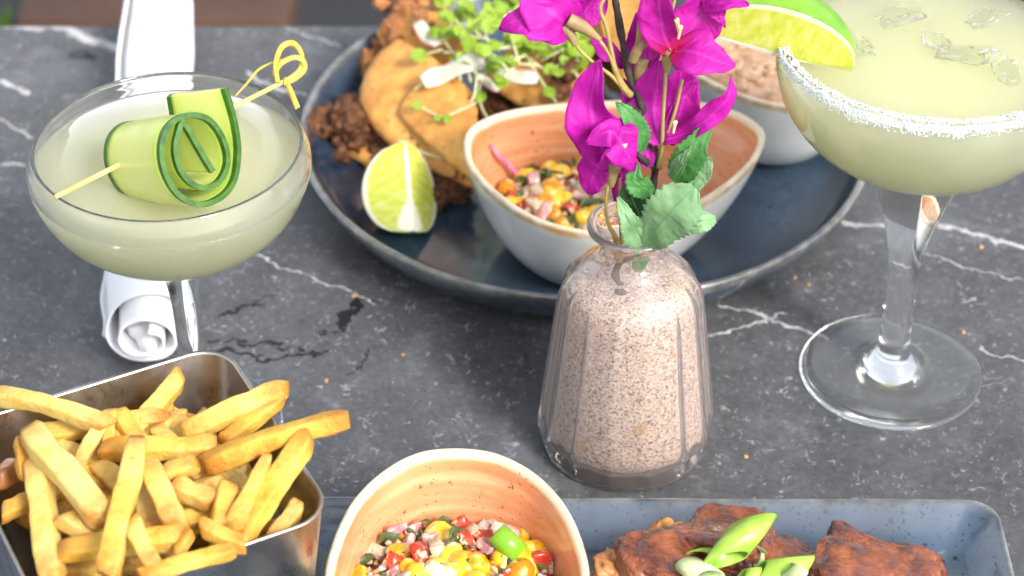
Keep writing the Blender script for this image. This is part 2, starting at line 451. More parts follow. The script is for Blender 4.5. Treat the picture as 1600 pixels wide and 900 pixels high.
SCAL = food('scallion', [(.3, (.18, .36, .025)), (.55, (.34, .52, .07)), (.75, (.55, .64, .22))], .8, .28, .15, .03).m
SCALP = food('pale_scallion', [(.3, (.42, .56, .20)), (.7, (.62, .68, .42))], .8, .28, .15, .03).m
GREENB = food('green_stalk', [(.3, (.12, .34, .015)), (.7, (.26, .50, .03))], .8, .25, .15, .03).m
STRAND = food('pink_stalk', [(.3, (.65, .05, .22)), (.7, (.80, .30, .42))], .8, .3, .1, .02).m
CRUMB = food('crumb', [(.3, (.45, .24, .06)), (.7, (.62, .40, .14))], 4, .6, .4, .03).m

# lime
lf = M('lime_flesh', rough=.18, Subsurface_Weight=.45, Subsurface_Scale=.006)
lf.set('Subsurface Radius', (.8, 1, .3))
rr_ = lf.attr('rim')
cmb = lf.node('CombineXYZ'); lf.link(cmb.inputs[0], lf.math('MULTIPLY', lf.attr('along'), 5)); lf.link(cmb.inputs[1], lf.math('MULTIPLY', rr_, 1.6))
cells = lf.noise(1.6, 3, .6, co=cmb.outputs[0])
fl = lf.ramp(cells, [(.3, (.56, .63, .05)), (.5, (.67, .71, .11)), (.7, (.77, .79, .30))])
fl = lf.mix(step(lf, lf.attr('pith'), .4, .6), fl, (.88, .88, .70)); fl = lf.mix(step(lf, rr_, .86, .93), fl, (.86, .87, .62)); lf.set('Base Color', fl)
lf.bump(cells, .4, .08); LIMEF = lf.m
lr = M('lime_rind', (.10, .26, .02), .32, Subsurface_Weight=.1, Subsurface_Scale=.003)
lr.set('Base Color', lr.ramp(lr.noise(.5, 4), [(.3, (.10, .28, .015)), (.55, (.20, .40, .03)), (.8, (.36, .50, .06))]))
lr.bump(lr.vor(5.5), .5, .04); LIMER = lr.m
# cucumber, bamboo
cf = M('cucumber_flesh', rough=.25, Subsurface_Weight=.4, Subsurface_Scale=.006)
e_ = cf.attr('edge')
cn = cf.math('ADD', e_, cf.math('MULTIPLY', cf.math('SUBTRACT', cf.noise(.9, 3, co=cf.tc(1, 1, 1)), .5), .5))
cf.set('Base Color', cf.ramp(cn, [(.1, (.64, .70, .24)), (.5, (.58, .67, .17)), (.9, (.32, .50, .05))]))
cf.set('Subsurface Radius', (.7, 1, .3)); cf.bump(cf.noise(3, 3), .15, .03); CUCF = cf.m
CUCP = food('cucumber_peel', [(.3, (.020, .075, .010)), (.7, (.07, .17, .025))], 2.2, .3, .2, .03).m
BAM = food('bamboo', [(.3, (.66, .42, .10)), (.7, (.82, .62, .24))], 1.0, .5, .2, .02).m
BAMG = food('bamboo_knot', [(.3, (.60, .38, .03)), (.7, (.80, .58, .12))], 1.0, .45, .2, .02).m
# sand
sa = M('sand', rough=.85)
g1 = sa.vor(14, 'F1', 'Color'); g2 = sa.node('SeparateColor'); sa.link(g2.inputs[0], g1)
sc1 = sa.ramp(g2.outputs[0], [(.04, (.15, .13, .115)), (.16, (.38, .32, .255)), (.40, (.60, .52, .42)), (.8, (.74, .67, .57)), (.95, (.86, .82, .75))])
sc1 = sa.mix(sa.math('MULTIPLY', step(sa, sa.noise(.6, 3), .60, .68), .55), sc1, (.55, .36, .12))
sa.set('Base Color', sc1); sa.bump(sa.vor(15), .6, .04); SAND = sa.m
# plants
def petal(name, a, b, warm=None, tr=.45, rough=.55):
    p = M(name, rough=rough)
    c = p.ramp(p.noise(.8, 4, .6), [(.3, a), (.7, b)])
    if warm: c = p.mix(step(p, p.attr('warm'), .25, 1.0), c, warm)
    vein = p.math('SUBTRACT', 1, step(p, p.vor(1.6, 'DISTANCE_TO_EDGE', co=p.tc(1, 1, .6)), .0, .05))
    c = p.mix(p.math('MULTIPLY', vein, .16), c, b); p.set('Base Color', c)
    c = p.mix(p.math('MULTIPLY', step(p, p.attr('vein'), .35, .95), .30), c, (.85, .12, .70)); p.set('Base Color', c)
    p.bump(p.attr('vein'), .6, .06); p.bump(p.noise(2.2, 5, .7), .6, .12); p.translucent(tr, c); return p.m
MAG = petal('magenta_bract', (.50, .003, .36), (.68, .015, .50))
MAGW = petal('magenta_red_bract', (.50, .005, .34), (.70, .025, .48), warm=(.62, .015, .06))
def leafm(name, a, b, tr=.3, mid=(.25, .5, .18)):
    p = M(name, rough=.5)
    c = p.ramp(p.noise(1.1, 4), [(.3, a), (.7, b)])
    v = p.attr('vein'); c = p.mix(step(p, v, .72, .98), c, mid); p.set('Base Color', c)
    p.bump(p.noise(12, 2), .3, .02); p.bump(v, .25, .05); p.translucent(tr, c); return p.m
LEAFG = leafm('green_leaf', (.05, .22, .05), (.13, .36, .10))
LEAFP = leafm('frosted_leaf', (.17, .36, .15), (.30, .48, .26), mid=(.12, .36, .12))
LEAFD = leafm('dark_leaf', (.015, .085, .015), (.04, .14, .03))
MICRO = leafm('microgreen', (.26, .44, .02), (.52, .66, .07), .45, mid=(.5, .7, .2))
MICROS = food('sprout_stem', [(.3, (.60, .62, .30)), (.7, (.78, .78, .48))], 1, .35, 0).m
RAD = food('radish_flesh', [(.3, (.50, .48, .36)), (.7, (.66, .64, .52))], 1.2, .3, .1, .03, sss=.6).m
RADS = food('radish_skin', [(.3, (.55, .02, .07)), (.7, (.72, .10, .14))], 1, .35, .1, .02).m
BARK = food('twig_bark', [(.3, (.022, .014, .014)), (.7, (.075, .05, .048))], 2.2, .7, .6, .05).m
TWIG = food('flower_stalk', [(.3, (.26, .20, .055)), (.7, (.42, .33, .11))], 1.2, .55, .3, .03).m
CALYX = food('calyx', [(.3, (.22, .15, .06)), (.7, (.38, .27, .12))], 1.5, .6, .3, .04).m
STAM = food('stamen', [(.3, (.80, .62, .15)), (.7, (.88, .80, .50))], 2, .5, 0).m
WOOD = food('weathered_timber', [(.3, (.045, .020, .011)), (.7, (.10, .048, .026))], .08, .6, .3, .1).m
PAVE = food('dark_paving', [(.3, (.008, .008, .009)), (.7, (.022, .021, .022))], .05, .7, .3, .2).m
FOL = leafm('shrub_leaf', (.03, .075, .008), (.06, .12, .015), .3, mid=(.06, .14, .02))

# ================================================================== setting
def slab(x0, x1, y0, y1, z0, z1, rad=0.0, bev=.3, nseg=6):
    """plate with rounded corners and a softened top edge"""
    def ring(ins, z):
        out = []
        for cx, cy, a0 in ((x1-rad, y1-rad, 0), (x0+rad, y1-rad, 90), (x0+rad, y0+rad, 180), (x1-rad, y0+rad, 270)):
            for k in range(nseg+1):
                a = R(a0+90*k/nseg); out.append((cx+(rad-ins)*math.cos(a), cy+(rad-ins)*math.sin(a), z))
        return out
    V, F = [], []; rings = [ring(0, z0), ring(0, z1-bev), ring(bev*.3, z1-bev*.3), ring(bev, z1)]
    n = len(rings[0])
    for r_ in rings: V += r_
    for k in range(3):
        for i in range(n):
            j = (i+1) % n; F.append((k*n+i, k*n+j, (k+1)*n+j, (k+1)*n+i))
    F.append(tuple(3*n+i for i in range(n))); F.append(tuple(range(n))[::-1])
    return V, F
o = obj('table_top', slab(-70, 70, -58.8, 22.8, -3, 0, 2.0, .35), MARBLE, smooth=False)
tag(o, 'dark grey marble table top with white veins and scratches', kind='structure')
o = obj('ground', ([(-600, -400, -75), (600, -400, -75), (600, 900, -75), (-600, 900, -75)], [(0, 1, 2, 3)]), PAVE, smooth=False)
tag(o, 'dark blurred paving beyond the table', kind='structure')
b_ = thing('timber_bench', (-29, 82, -75), 'brown timber bench blurred beyond the far table edge', 'bench')
for k in range(3):
    y0 = 70+k*8.2; obj('seat_plank', slab(-40, -18, y0, y0+7.8, -37, -33, .5, .4), WOOD, b_, smooth=False)
for x in (-39, -24):
    for y in (73, 91): obj('leg', slab(x, x+5, y-2.5, y+2.5, -75, -37.02, .3, .2), WOOD, b_, smooth=False)
# a low shrub at the far left
rng = random.Random(5)
sh = thing('shrub', (-52, 78, -75), 'small green shrub blurred at far left beyond the table', 'shrub')
V, F = [], []
for k in range(700):
    d = Vector((rng.gauss(0, 1), rng.gauss(0, 1), rng.gauss(0, 1))).normalized()*rng.uniform(.5, 1)
    p = Vector((-52+d.x*12, 78+d.y*12, -40+d.z*14)); q = Vector((rng.gauss(0, 1), rng.gauss(0, 1), rng.gauss(0, 1))).normalized()
    a = q.orthogonal().normalized()*2.6; b = q.cross(a).normalized()*1.1; n = len(V)
    V += [tuple(p-a), tuple(p-b), tuple(p+a), tuple(p+b)]; F.append((n, n+1, n+2, n+3))
obj('foliage', (V, F), FOL, sh, recalc=False)
obj('stem', tube([(-52, 78, -75), (-53, 78, -60), (-52, 79, -48)], [1.2, .8, .4]), BARK, sh)

# ================================================================== napkin
def napkin():
    A = Vector((-15.44,-6.48,1.65)); B = Vector((-18.34,23.93,1.75))
    ax = (B-A).normalized(); L = (B-A).length
    u = Vector((ax.y, -ax.x, 0)).normalized()*-1; v = Vector((0, 0, 1))     # u points to the left of the picture
    V, F = [], []; turns = 2.6; nt = 190; nl = 46
    for i in range(nt):
        th = i/(nt-1)*turns*2*PI
        k = i/(nt-1)
        r = .70+1.13*k
        # each inner layer reaches a little farther towards the near end
        start = -.3+2.2*k**1.2+.3*math.sin(th*.5+.6)
        for j in range(nl):
            f = j/(nl-1); s_ = start+(L-start)*f**1.15
            rr = r*(1+.05*noise.noise(Vector((s_*.25, math.cos(th)*1.2, math.sin(th)*1.2)))+.09*math.exp(-((s_-start)/.35)**2)*k)
            rr *= 1+.16*math.exp(-((s_-4.6)/1.7)**2)*k + .05*math.sin(s_*.35)
            a = th+1.9+s_*.045
            wv = .06*noise.noise(Vector((s_*.6, th*.8, 3)))
            V.append(tuple(A+ax*s_+u*((rr+wv)*1.02*math.cos(a))+v*((rr+wv)*.93*math.sin(a))))
    for i in range(nt-1):
        for j in range(nl-1):
            k = i*nl+j; F.append((k, k+1, k+nl+1, k+nl))
    zmin = min(p[2] for p in V); V = [(p[0], p[1], p[2]-zmin+.06) for p in V]
    V2, F2 = blob(A+ax*2.75+Vector((0, 0, .05)), (.72, 2.4, .68), (0, 0, -math.atan2(ax.x, ax.y)), 4, .8, .35, 1.2, 4); n0 = len(V); V += V2; F += [tuple(i+n0 for i in f) for f in F2]
    o = obj('rolled_napkin', (V, F), CLOTH, thick=.09, recalc=False)
    tag(o, 'white cloth napkin rolled up, lying behind the cucumber cocktail', 'napkin')
napkin()

# ================================================================== round plate
PC = (3.45, 8.8)
prof = [(0, .3), (9.0, .3), (9.4, 0), (10.2, 0), (10.8, .14), (11.8, .65), (12.6, 1.35), (13.12, 2.15), (13.33, 2.62),
        (13.40, 2.80), (13.38, 2.92), (13.28, 2.98), (13.12, 2.93), (12.98, 2.72), (12.75, 2.1), (12.4, 1.52), (11.8, 1.12), (10.8, .92), (9.5, .82), (6, .76), (3, .74), (0, .73)]
geo = lathe(prof, *PC, seg=128)
gl = []
for (x, y, z) in geo[0]:
    r = math.hypot(x-PC[0], y-PC[1]); gl.append(max(0, min(1, (r-12.95)/.2)) if z > 2.55 else 0)
o = obj('dinner_plate', geo, PLATE, attr={'glaze': gl})
tag(o, 'large round dark blue speckled stoneware plate under the tacos', 'plate')

# ================================================================== oval bowls
RIM = [(-2.14,2.39,5.80), (-1.91,4.01,5.80), (-0.72,5.20,5.80), (1.45,5.94,5.80), (4.64,6.16,5.90), (8.08,5.80,6.10), (10.00,4.65,6.30), (10.94,3.36,6.40),
       (11.11,2.35,6.40), (10.63,0.90,6.30), (9.62,-0.46,6.10), (8.31,-1.69,5.90), (6.47,-3.13,5.80), (4.41,-4.00,5.80), (2.54,-3.82,5.80), (0.81,-2.90,5.80), (-0.68,-1.27,5.80), (-1.75,0.65,5.80)]
BC = Vector((3.5, 1.9, .76))
def bowl_geo(RIM, BC):
    """in coordinates relative to the centre of the bowl's foot"""
    N = 120; rim = [p-BC for p in cr(RIM, N, True)]
    V, A = [], []
    levels = []
    def ring(fn, a):
        levels.append(len(V))
        for i, p in enumerate(rim): V.append(tuple(fn(i, p))); A.append(a)
    ctr = Vector((.55, -.2, 0))
    def wall(k, off, z0):
        h = .42*math.sin(k*PI/2)+.58*k; vz = .55*(1-math.cos(k*PI/2))+.45*k*k*.6+.45*k*.4
        def f(i, p):
            d = Vector((p.x, p.y, 0)); ang = math.atan2(d.y, d.x)
            b = Vector((2.75*math.cos(ang), 2.75*math.sin(ang), z0))
            q = b.lerp(Vector((p.x, p.y, p.z)), 1)
            x = b.x+(p.x-b.x)*h; y = b.y+(p.y-b.y)*h; z = z0+(p.z-z0)*vz
            n = Vector((x, y, 0)); n = n*(1-off/max(n.length, .1))
            return (n.x, n.y, z)
        return f
    ring(lambda i, p: (math.cos(math.atan2(p.y, p.x))*2.2, math.sin(math.atan2(p.y, p.x))*2.2, .12), 0)
    ring(lambda i, p: (math.cos(math.atan2(p.y, p.x))*2.35, math.sin(math.atan2(p.y, p.x))*2.35, 0), 0)
    n_out = 14
    for k in range(n_out+1): ring(wall(k/n_out, 0, 0.02), .47*(k/n_out)**1.2 if k < n_out else .5)
    for dr, dz, a in ((.05, .10, .515), (.15, .15, .525), (.27, .10, .54), (.34, -.06, .56)):
        ring(lambda i, p, dr=dr, dz=dz: ((lambda n: (n.x, n.y, p.z+dz))(Vector((p.x, p.y, 0))*(1-dr/Vector((p.x, p.y)).length))), a)
    for k in range(n_out, -1, -1):
        f = k/n_out
        w_ = wall(f, .36, .45); ring((lambda w_: lambda i, p: (w_(i, p)[0], w_(i, p)[1], w_(i, p)[2]-.25*f if f > .9 else w_(i, p)[2]))(w_), .6+.4*(1-f))
    F = []
    for a, b in zip(levels[:-1], levels[1:]):
        for i in range(N):
            j = (i+1) % N; F.append((a+i, a+j, b+j, b+i))
    F.append(tuple(levels[0]+i for i in range(N))[::-1]); F.append(tuple(levels[-1]+i for i in range(N)))
    return V, F, A
BB = Vector((-2.10, -23.0, .82))
RIMB = [(-2.09,-17.41,5.80), (-3.56,-17.69,5.80), (-4.82,-18.75,5.80), (-5.79,-20.30,5.80), (-6.33,-22.13,5.80), (-6.56,-24.06,5.80), (-6.30,-26.07,5.80), (-5.26,-28.00,5.80), (-3.70,-29.44,5.80), (-1.85,-30.00,5.80),
        (0.00,-29.44,5.80), (1.46,-28.00,5.80), (2.45,-26.07,5.80), (2.72,-24.06,5.80), (2.46,-22.13,5.80), (1.85,-20.30,5.80), (0.82,-18.75,5.80), (-0.59,-17.69,5.80)]
def bowl_mesh(rim, c):
    bv, bf, ba = bowl_geo(rim, c); me = mesh_data('bowl', bv, bf, BOWLM, attr={'glaze': ba}); fixn(me); return me
bowl_me = bowl_mesh(RIM, BC); bowl_me2 = bowl_mesh(RIMB, BB)
def bowl(loc, rot, scl, label, me=None):
    o = bpy.data.objects.new('oval_bowl', me or bowl_me); C.objects.link(o)
    o.location = Vector(loc)*S; o.rotation_euler = (0, 0, rot); o.scale = scl
    return tag(o, label, 'bowl', 'salmon glazed stoneware bowls')
BROT = 0
BD = Vector((12.2, 11.0, .86)); DROT = .35
bowl(BC, 0, (1, 1, 1), 'salmon glazed oval bowl of corn salad on the round blue plate')
bowl(BB, 0, (1, 1, 1), 'salmon glazed bowl of corn salad on the rectangular tray', bowl_me2)
bowl(BD, DROT, (.80, .90, .95), 'grey sided bowl of beans behind the flowers and margarita')

def xf(base, rot, p, s=1): return base+Vector((p[0]*math.cos(rot)-p[1]*math.sin(rot), p[0]*math.sin(rot)+p[1]*math.cos(rot), p[2]))*s

# --- pieces of the corn salads
def kernel_geo():
    V, F = blob((0, 0, 0), (.50, .40, .60), sub=3, box=.86, amp=.10, fr=1.4, seed=2)
    V = [(x*(1-.28*max(0, -z)/.5), y*(1-.35*max(0, -z)/.5), z) for x, y, z in V]; return V, F
def cube_geo(seed, s=(.46, .44, .40)):
    return blob((0, 0, 0), s, sub=3, box=.34, amp=.35, fr=1.2, seed=seed)
def strip_geo(seed):
    r = random.Random(seed)
    return leaf([(-.5, 0, 0), (-.1, .12, .12), (.3, -.05, .1), (.6, .1, -.1)], [.03, .16, .2, .05], [.03, .2, .14, .04], nrm=(0, 0, 1), cup=.5, rip=.12, nu=8, nv=5, seed=seed)
def md(n, g, m):
    me = mesh_data(n, *g, m); return me
PIECES = {
    'corn_kernel': [md('corn_kernel', kernel_geo(), CORN)],
    'pepper_dice': [md('pepper_dice', cube_geo(i, (.50, .42, .28)), RED) for i in range(3)],
    'cheese_crumb': [md('cheese_crumb', cube_geo(10+i, (.48, .38, .34)), PALE) for i in range(4)],
    'onion_piece': [md('onion_piece', cube_geo(20+i, (.62, .48, .26)), PINK) for i in range(4)],
    'herb_leaf': [md('herb_leaf', strip_geo(30+i), HERB) for i in range(4)],
}
WORDS = {'corn_kernel': ('yellow corn kernel', 'corn'), 'pepper_dice': ('diced red pepper', 'pepper'), 'cheese_crumb': ('pale crumb of cheese', 'cheese'),
         'onion_piece': ('pinkish chopped onion piece', 'onion'), 'herb_leaf': ('dark green chopped herb leaf', 'herb')}
def salad(base, rot, cx, cy, rx, ry, level, dome, seed, where, n):
    rng = random.Random(seed)
    def h(x, y): return level+dome*(1-((x-cx)/rx)**2-((y-cy)/ry)**2)+.22*noise.noise(Vector((x*.8, y*.8, seed)))
    # the dressed mass under the loose pieces
    V, F = [], []; nr, ns = 12, 40
    for i in range(nr+1):
        for j in range(ns):
            a = 2*PI*j/ns; k = i/nr
            x = cx+rx*k*math.cos(a); y = cy+ry*k*math.sin(a)
            z = h(x, y)-.18+.10*noise.noise(Vector((x*2.3, y*2.3, seed+5)))-(0 if i < nr else .8)
            V.append(tuple(xf(base, rot, (x, y, z))))
    for i in range(nr):
        for j in range(ns):
            q = (j+1) % ns; F.append((i*ns+j, (i+1)*ns+j, (i+1)*ns+q, i*ns+q))
    o = obj('corn_salad', (V, F), SALSA, recalc=True)
    tag(o, 'creamy dressed mass of corn salad in '+where, 'salad', kind='stuff')
    gs, mi = [], []
    mats = [PALE, PINK, HERB, RED, CORN]
    for k in range(420):
        q = math.sqrt(rng.random())*.98; a = rng.uniform(0, 2*PI); x, y = cx+rx*q*math.cos(a), cy+ry*q*math.sin(a); r_ = rng.uniform(.07, .20)
        g = blob(xf(base, rot, (x, y, h(x, y)+rng.uniform(-.05, .28))), (r_, r_*rng.uniform(.5, 1), r_*rng.uniform(.3, .8)), (rng.uniform(0, 6), rng.uniform(0, 6), 0), 2, .7, .4, 1.6, k)
        gs.append(g); mi += [rng.choice((0, 0, 1, 2, 2, 2, 3, 4, 4))]*len(g[1])
    tag(obj('chopped_bits', join(*gs), mats, mi=mi, recalc=False), 'fine chopped bits over the salad in '+where, 'salad', kind='stuff')
    placed = []
    kinds = ['corn_kernel']*13+['pepper_dice']*4+['cheese_crumb']*6+['onion_piece']*5+['herb_leaf']*8
    tries = 0
    while len(placed) < n and tries < 4000:
        tries += 1
        k = math.sqrt(rng.random())*.97; a = rng.uniform(0, 2*PI)
        x, y = cx+rx*k*math.cos(a), cy+ry*k*math.sin(a)
        if any((x-p[0])**2+(y-p[1])**2 < .42**2 for p in placed): continue
        kd = rng.choice(kinds); placed.append((x, y))
        me = rng.choice(PIECES[kd]); o = bpy.data.objects.new(kd, me); C.objects.link(o)
        o.location = xf(base, rot, (x, y, h(x, y)+(.02 if kd != 'herb_leaf' else .22)+rng.uniform(-.05, .16)))*S
        if kd == 'herb_leaf': o.rotation_euler = (rng.uniform(-.5, .5), rng.uniform(-.5, .5), rng.uniform(0, 6.28))
        elif kd == 'corn_kernel': o.rotation_euler = (rng.uniform(.8, 2.3), rng.uniform(-.6, .6), rng.uniform(0, 6.28))
        else: o.rotation_euler = (rng.uniform(0, 6), rng.uniform(0, 6), rng.uniform(0, 6))
        s_ = rng.uniform(.8, 1.15) if kd == 'corn_kernel' else rng.uniform(.55, 1.05); o.scale = (s_, s_, s_)
        tag(o, WORDS[kd][0]+' in '+where, WORDS[kd][1], WORDS[kd][0]+'s in '+where)
salad(BC, 0, -.9, .35, 3.0, 2.75, 2.2, .9, 11, 'the oval bowl on the round plate', 70)
salad(BB, BROT, .0, .15, 3.75, 3.75, 2.75, .95, 23, 'the bowl on the rectangular tray', 100)
# beans
V, F = [], []; nr, ns = 14, 48
for i in range(nr+1):
    for j in range(ns):
        a = 2*PI*j/ns; k = i/nr; x = .7+5.0*k*math.cos(a); y = -.2+4.1*k*math.sin(a)
        V.append(tuple(xf(BD, DROT, (x*.8, y*.95, 4.55+.16*noise.noise(Vector((x*1.6, y*1.6, 2)))+.1*noise.noise(Vector((x*4, y*4, 7)))-(0 if i < nr else .5)))))
for i in range(nr):
    for j in range(ns):
        q = (j+1) % ns; F.append((i*ns+j, (i+1)*ns+j, (i+1)*ns+q, i*ns+q))
tag(obj('refried_beans', (V, F), BEANS), 'pinkish brown beans filling the grey sided bowl', 'beans', kind='stuff')
rng = random.Random(3)
for k in range(40):
    a = rng.uniform(0, 6.28); r_ = math.sqrt(rng.random())
    p = xf(BD, DROT, ((.7+4.4*r_*math.cos(a))*.8, (-.2+3.5*r_*math.sin(a))*.95, 4.6))
    o = obj('bean', blob(p, (.30, .19, .15), (0, 0, rng.uniform(0, 6)), sub=2, amp=.2, seed=k), BEANS)
    tag(o, 'brown bean in the grey sided bowl behind the flowers', 'bean', 'beans in the grey sided bowl')
# pink stalk and green stalk stuck in the salads
tag(obj('pink_stalk', tube([(-0.98,4.18,4.90), (-0.57,3.94,4.40), (-0.14,4.01,3.90), (0.35,3.68,3.50)], [.07, .11, .13, .12]), STRAND), 'bright pink pickled stalk leaning in the oval salad bowl', 'garnish')
def cut_tube(a, b, r, wall, n=20):
    a, b = Vector(a), Vector(b); ax = (b-a).normalized(); u = ax.orthogonal().normalized(); v = ax.cross(u); V, F = [], []
    for (p, rr) in ((a, r-wall), (a, r), (a.lerp(b, .5), r*1.06), (b, r), (b, r-wall)):
        for i in range(n):
            q = 2*PI*i/n; V.append(tuple(p+u*(rr*math.cos(q))+v*(rr*.9*math.sin(q))))
    for k in range(5):
        k2 = (k+1) % 5
        for i in range(n):
            j = (i+1) % n; F.append((k*n+i, k*n+j, k2*n+j, k2*n+i))
    return V, F
tag(obj('green_onion', cut_tube((-0.58,-21.24,5.20), (0.28,-21.74,4.60), .42, .12), GREENB), 'thick bright green onion tube on the salad in the tray bowl', 'green onion')

# ================================================================== tacos
def taco(name, fold, upper, lower, label, meat_pts, meat_mat, seed, bulge=.28, top=None, top_fold=None):
    root_loc = base_of(list(fold)+list(upper)+list(lower)); root_loc.z = .8
    t_ = thing('taco', root_loc, label, 'taco', 'tacos on the round plate')
    toast = []; nS, nT = 26, 40; f_, u_, l_ = cr(fold, nS), cr(upper, nS), cr(lower, nS)
    V, F = [], []
    for i in range(nS):
        a, b, c = u_[i], f_[i], l_[i]
        back = ((b-a).normalized()+(b-c).normalized())
        back = back.normalized()*.5 if back.length > 1e-3 else Vector((0, 0, 0))
        for j in range(nT):
            k = j/(nT-1)
            if k < .5:
                s_ = k/.5; p = a.lerp(b, s_)+Vector((0, 0, 1))*bulge*math.sin(s_*PI)*.8
            else:
                s_ = (k-.5)/.5; p = b.lerp(c, s_)
                p = p+Vector((0, 0, -1))*.35*math.sin(s_*PI)
            p = p+back*math.exp(-((k-.5)/.1)**2)
            ed = min(1, (min(k, 1-k))/.2)
            p = p+Vector((.0, -.3, 1)).normalized()*(.24*noise.noise(Vector((p.x*.6+seed, p.y*.6, p.z*.3)))+.08*noise.noise(Vector((p.x*2, p.y*2, seed)))+(1-ed)*.26*noise.noise(Vector((p.x*1.6, p.y*1.6, seed))))
            p.z = max(p.z, .95)
            V.append(tuple(p)); toast.append(max(max(0, 1-k/.05), max(0, 1-(1-k)/.05), max(0, 1-min(i, nS-1-i)/1.5)))
    for i in range(nS-1):
        for j in range(nT-1):
            k = i*nT+j; F.append((k, k+1, k+nT+1, k+nT))
    obj('tortilla', (V, F), TORT, t_, thick=.15, recalc=False, attr={'toast': toast})
    if top:
        a_, b_ = cr(top, nS), cr(top_fold, nS); V, F = [], []
        for i in range(nS):
            for j in range(14):
                k = j/13; p = a_[i].lerp(b_[i], k)+Vector((0, 0, 1))*(.25*math.sin(k*PI)+.15*noise.noise(Vector((i*.25, k*3, seed))))
                V.append(tuple(p))
        for i in range(nS-1):
            for j in range(13): q = i*14+j; F.append((q, q+1, q+15, q+14))
        obj('tortilla', (V, F), TORT, t_, thick=.15, recalc=False)
    rng = random.Random(seed); gs = []
    for (p, sp, cnt) in meat_pts:
        for k in range(cnt):
            q = Vector(p)+Vector((rng.gauss(0, sp), rng.gauss(0, sp), rng.gauss(0, sp*.55))); q.z = max(q.z, 1.25)
            s_ = rng.uniform(.25, .75)
            gs.append(blob(q, (s_, s_*rng.uniform(.6, 1), s_*rng.uniform(.5, .9)), (rng.uniform(0, 6), rng.uniform(0, 6), 0), sub=4, box=.9, amp=.6, fr=1.8, seed=rng.random()*50, amp2=.5, fr2=4.5))
    if gs: obj('beef_filling', join(*gs), meat_mat, t_)
    return t_
taco('taco', [(-5.80,13.57,4.30), (-4.56,11.76,4.70), (-3.00,9.72,4.70), (-1.72,8.30,4.20)],
     [(-6.75,13.38,3.40), (-7.27,11.15,3.00), (-6.38,8.72,2.60), (-4.76,7.03,2.30), (-2.95,5.49,2.10), (-1.41,4.61,2.00)],
     [(-7.92,12.34,1.50), (-8.28,10.28,1.20), (-7.66,8.94,1.00), (-6.17,7.50,1.00), (-4.18,6.45,1.00), (-1.78,5.77,1.00)],
     'front taco with brown beef spilling left beside the lime wedge',
     [((-7.76,9.87,2.20), .7, 16), ((-8.59,10.76,1.80), .35, 7), ((-7.08,11.54,2.20), .5, 8), ((-6.04,8.45,1.70), .6, 12), ((-4.49,7.26,1.60), .6, 12), ((-2.82,6.10,1.50), .5, 10)], MEAT, 3,
     top=[(-5.33,8.83,3.50), (-4.40,7.45,3.20), (-2.94,5.78,2.90), (-1.51,4.12,2.70)],
     top_fold=[(-3.84,10.14,5.00), (-2.98,9.25,5.00), (-2.31,8.30,4.90), (-1.62,7.57,4.60)])
taco('taco', [(-5.82,16.40,4.40), (-4.52,15.36,4.80), (-2.94,14.34,4.80), (-1.70,13.64,4.40)],
     [(-6.63,16.04,3.30), (-6.18,15.37,2.90), (-5.02,14.43,2.60), (-3.27,13.23,2.40)],
     [(-6.95,17.95,1.50), (-6.46,16.31,1.20), (-5.09,15.28,1.10), (-3.31,14.11,1.10)],
     'rear left taco with rusty beef at the top edge of the picture',
     [((-5.21,16.81,4.30), .55, 14), ((-4.55,15.79,4.40), .5, 8), ((-5.88,15.93,2.00), .4, 6)], MEATR, 8)
taco('taco', [(0.00,12.56,4.70), (1.51,11.39,5.00), (2.86,10.46,4.80), (3.89,9.40,4.30)],
     [(-1.28,11.39,4.00), (-0.55,10.44,3.60), (0.78,9.62,3.20), (2.11,9.24,2.80)],
     [(-2.03,13.06,1.40), (-1.39,11.54,1.10), (0.00,10.58,1.00), (1.53,10.03,1.00)],
     'right taco under the microgreens, behind the oval salad bowl',
     [((-0.77,11.39,2.30), .5, 10), ((0.31,10.73,2.00), .5, 10), ((2.56,10.53,4.90), .45, 9), ((3.16,10.12,4.20), .4, 7), ((1.53,10.43,2.20), .4, 8)], MEAT, 14)
taco('taco', [(5.51,17.29,5.40), (6.35,14.84,5.40), (6.87,12.54,5.00), (7.13,11.21,4.40)],
     [(3.82,18.04,4.60), (4.31,15.31,4.40), (4.78,13.03,3.80), (5.35,11.15,3.00)],
     [(3.77,19.97,1.60), (4.03,17.36,1.30), (4.61,15.28,1.10), (5.80,13.24,1.10)],
     'far taco mostly hidden behind the magenta flowers',
     [((4.09,14.96,2.60), .4, 8)], MEAT, 21)

# ================================================================== radish, sprouts
def radish(sp, wd, label, nrm=(.1, -.55, .83), edge=1):
    wl = [wd*.75, wd*1.0, wd*1.05, wd*1.1, wd*.7]; wr = [wd*.55, wd*.9, wd*.75, wd*.85, wd*.5]
    g = leaf(sp, wl, wr, nrm=nrm, cup=-.12, rip=.22, nu=16, nv=7, seed=len(label))
    t_ = thing('radish_slice', base_of(g[0]), label, 'radish', 'radish slices on the tacos')
    obj('flesh', g, RAD, t_, thick=.07, recalc=False)
    nv, nu = 7, 16; col = 0 if edge > 0 else nv-1
    pts = [g[0][i*nv+col] for i in range(nu)]
    obj('skin_edge', tube(pts, .035, 6, n=20), RADS, t_)
radish([(-4.54,13.55,5.60), (-4.15,12.89,5.50), (-3.78,12.52,5.30), (-3.40,11.98,5.20)], 0.366, 'white radish slice with red edge on the rear left taco')
radish([(-4.15,8.78,5.30), (-3.27,9.19,5.60), (-2.23,9.54,5.80), (-1.25,9.92,5.70)], 0.488, 'broad pale radish strip across the front taco', edge=-1)
radish([(-0.83,9.19,5.60), (-0.15,9.07,5.60), (0.44,8.90,5.50), (1.13,8.89,5.30)], 0.366, 'pale radish strip over the right taco', edge=-1)
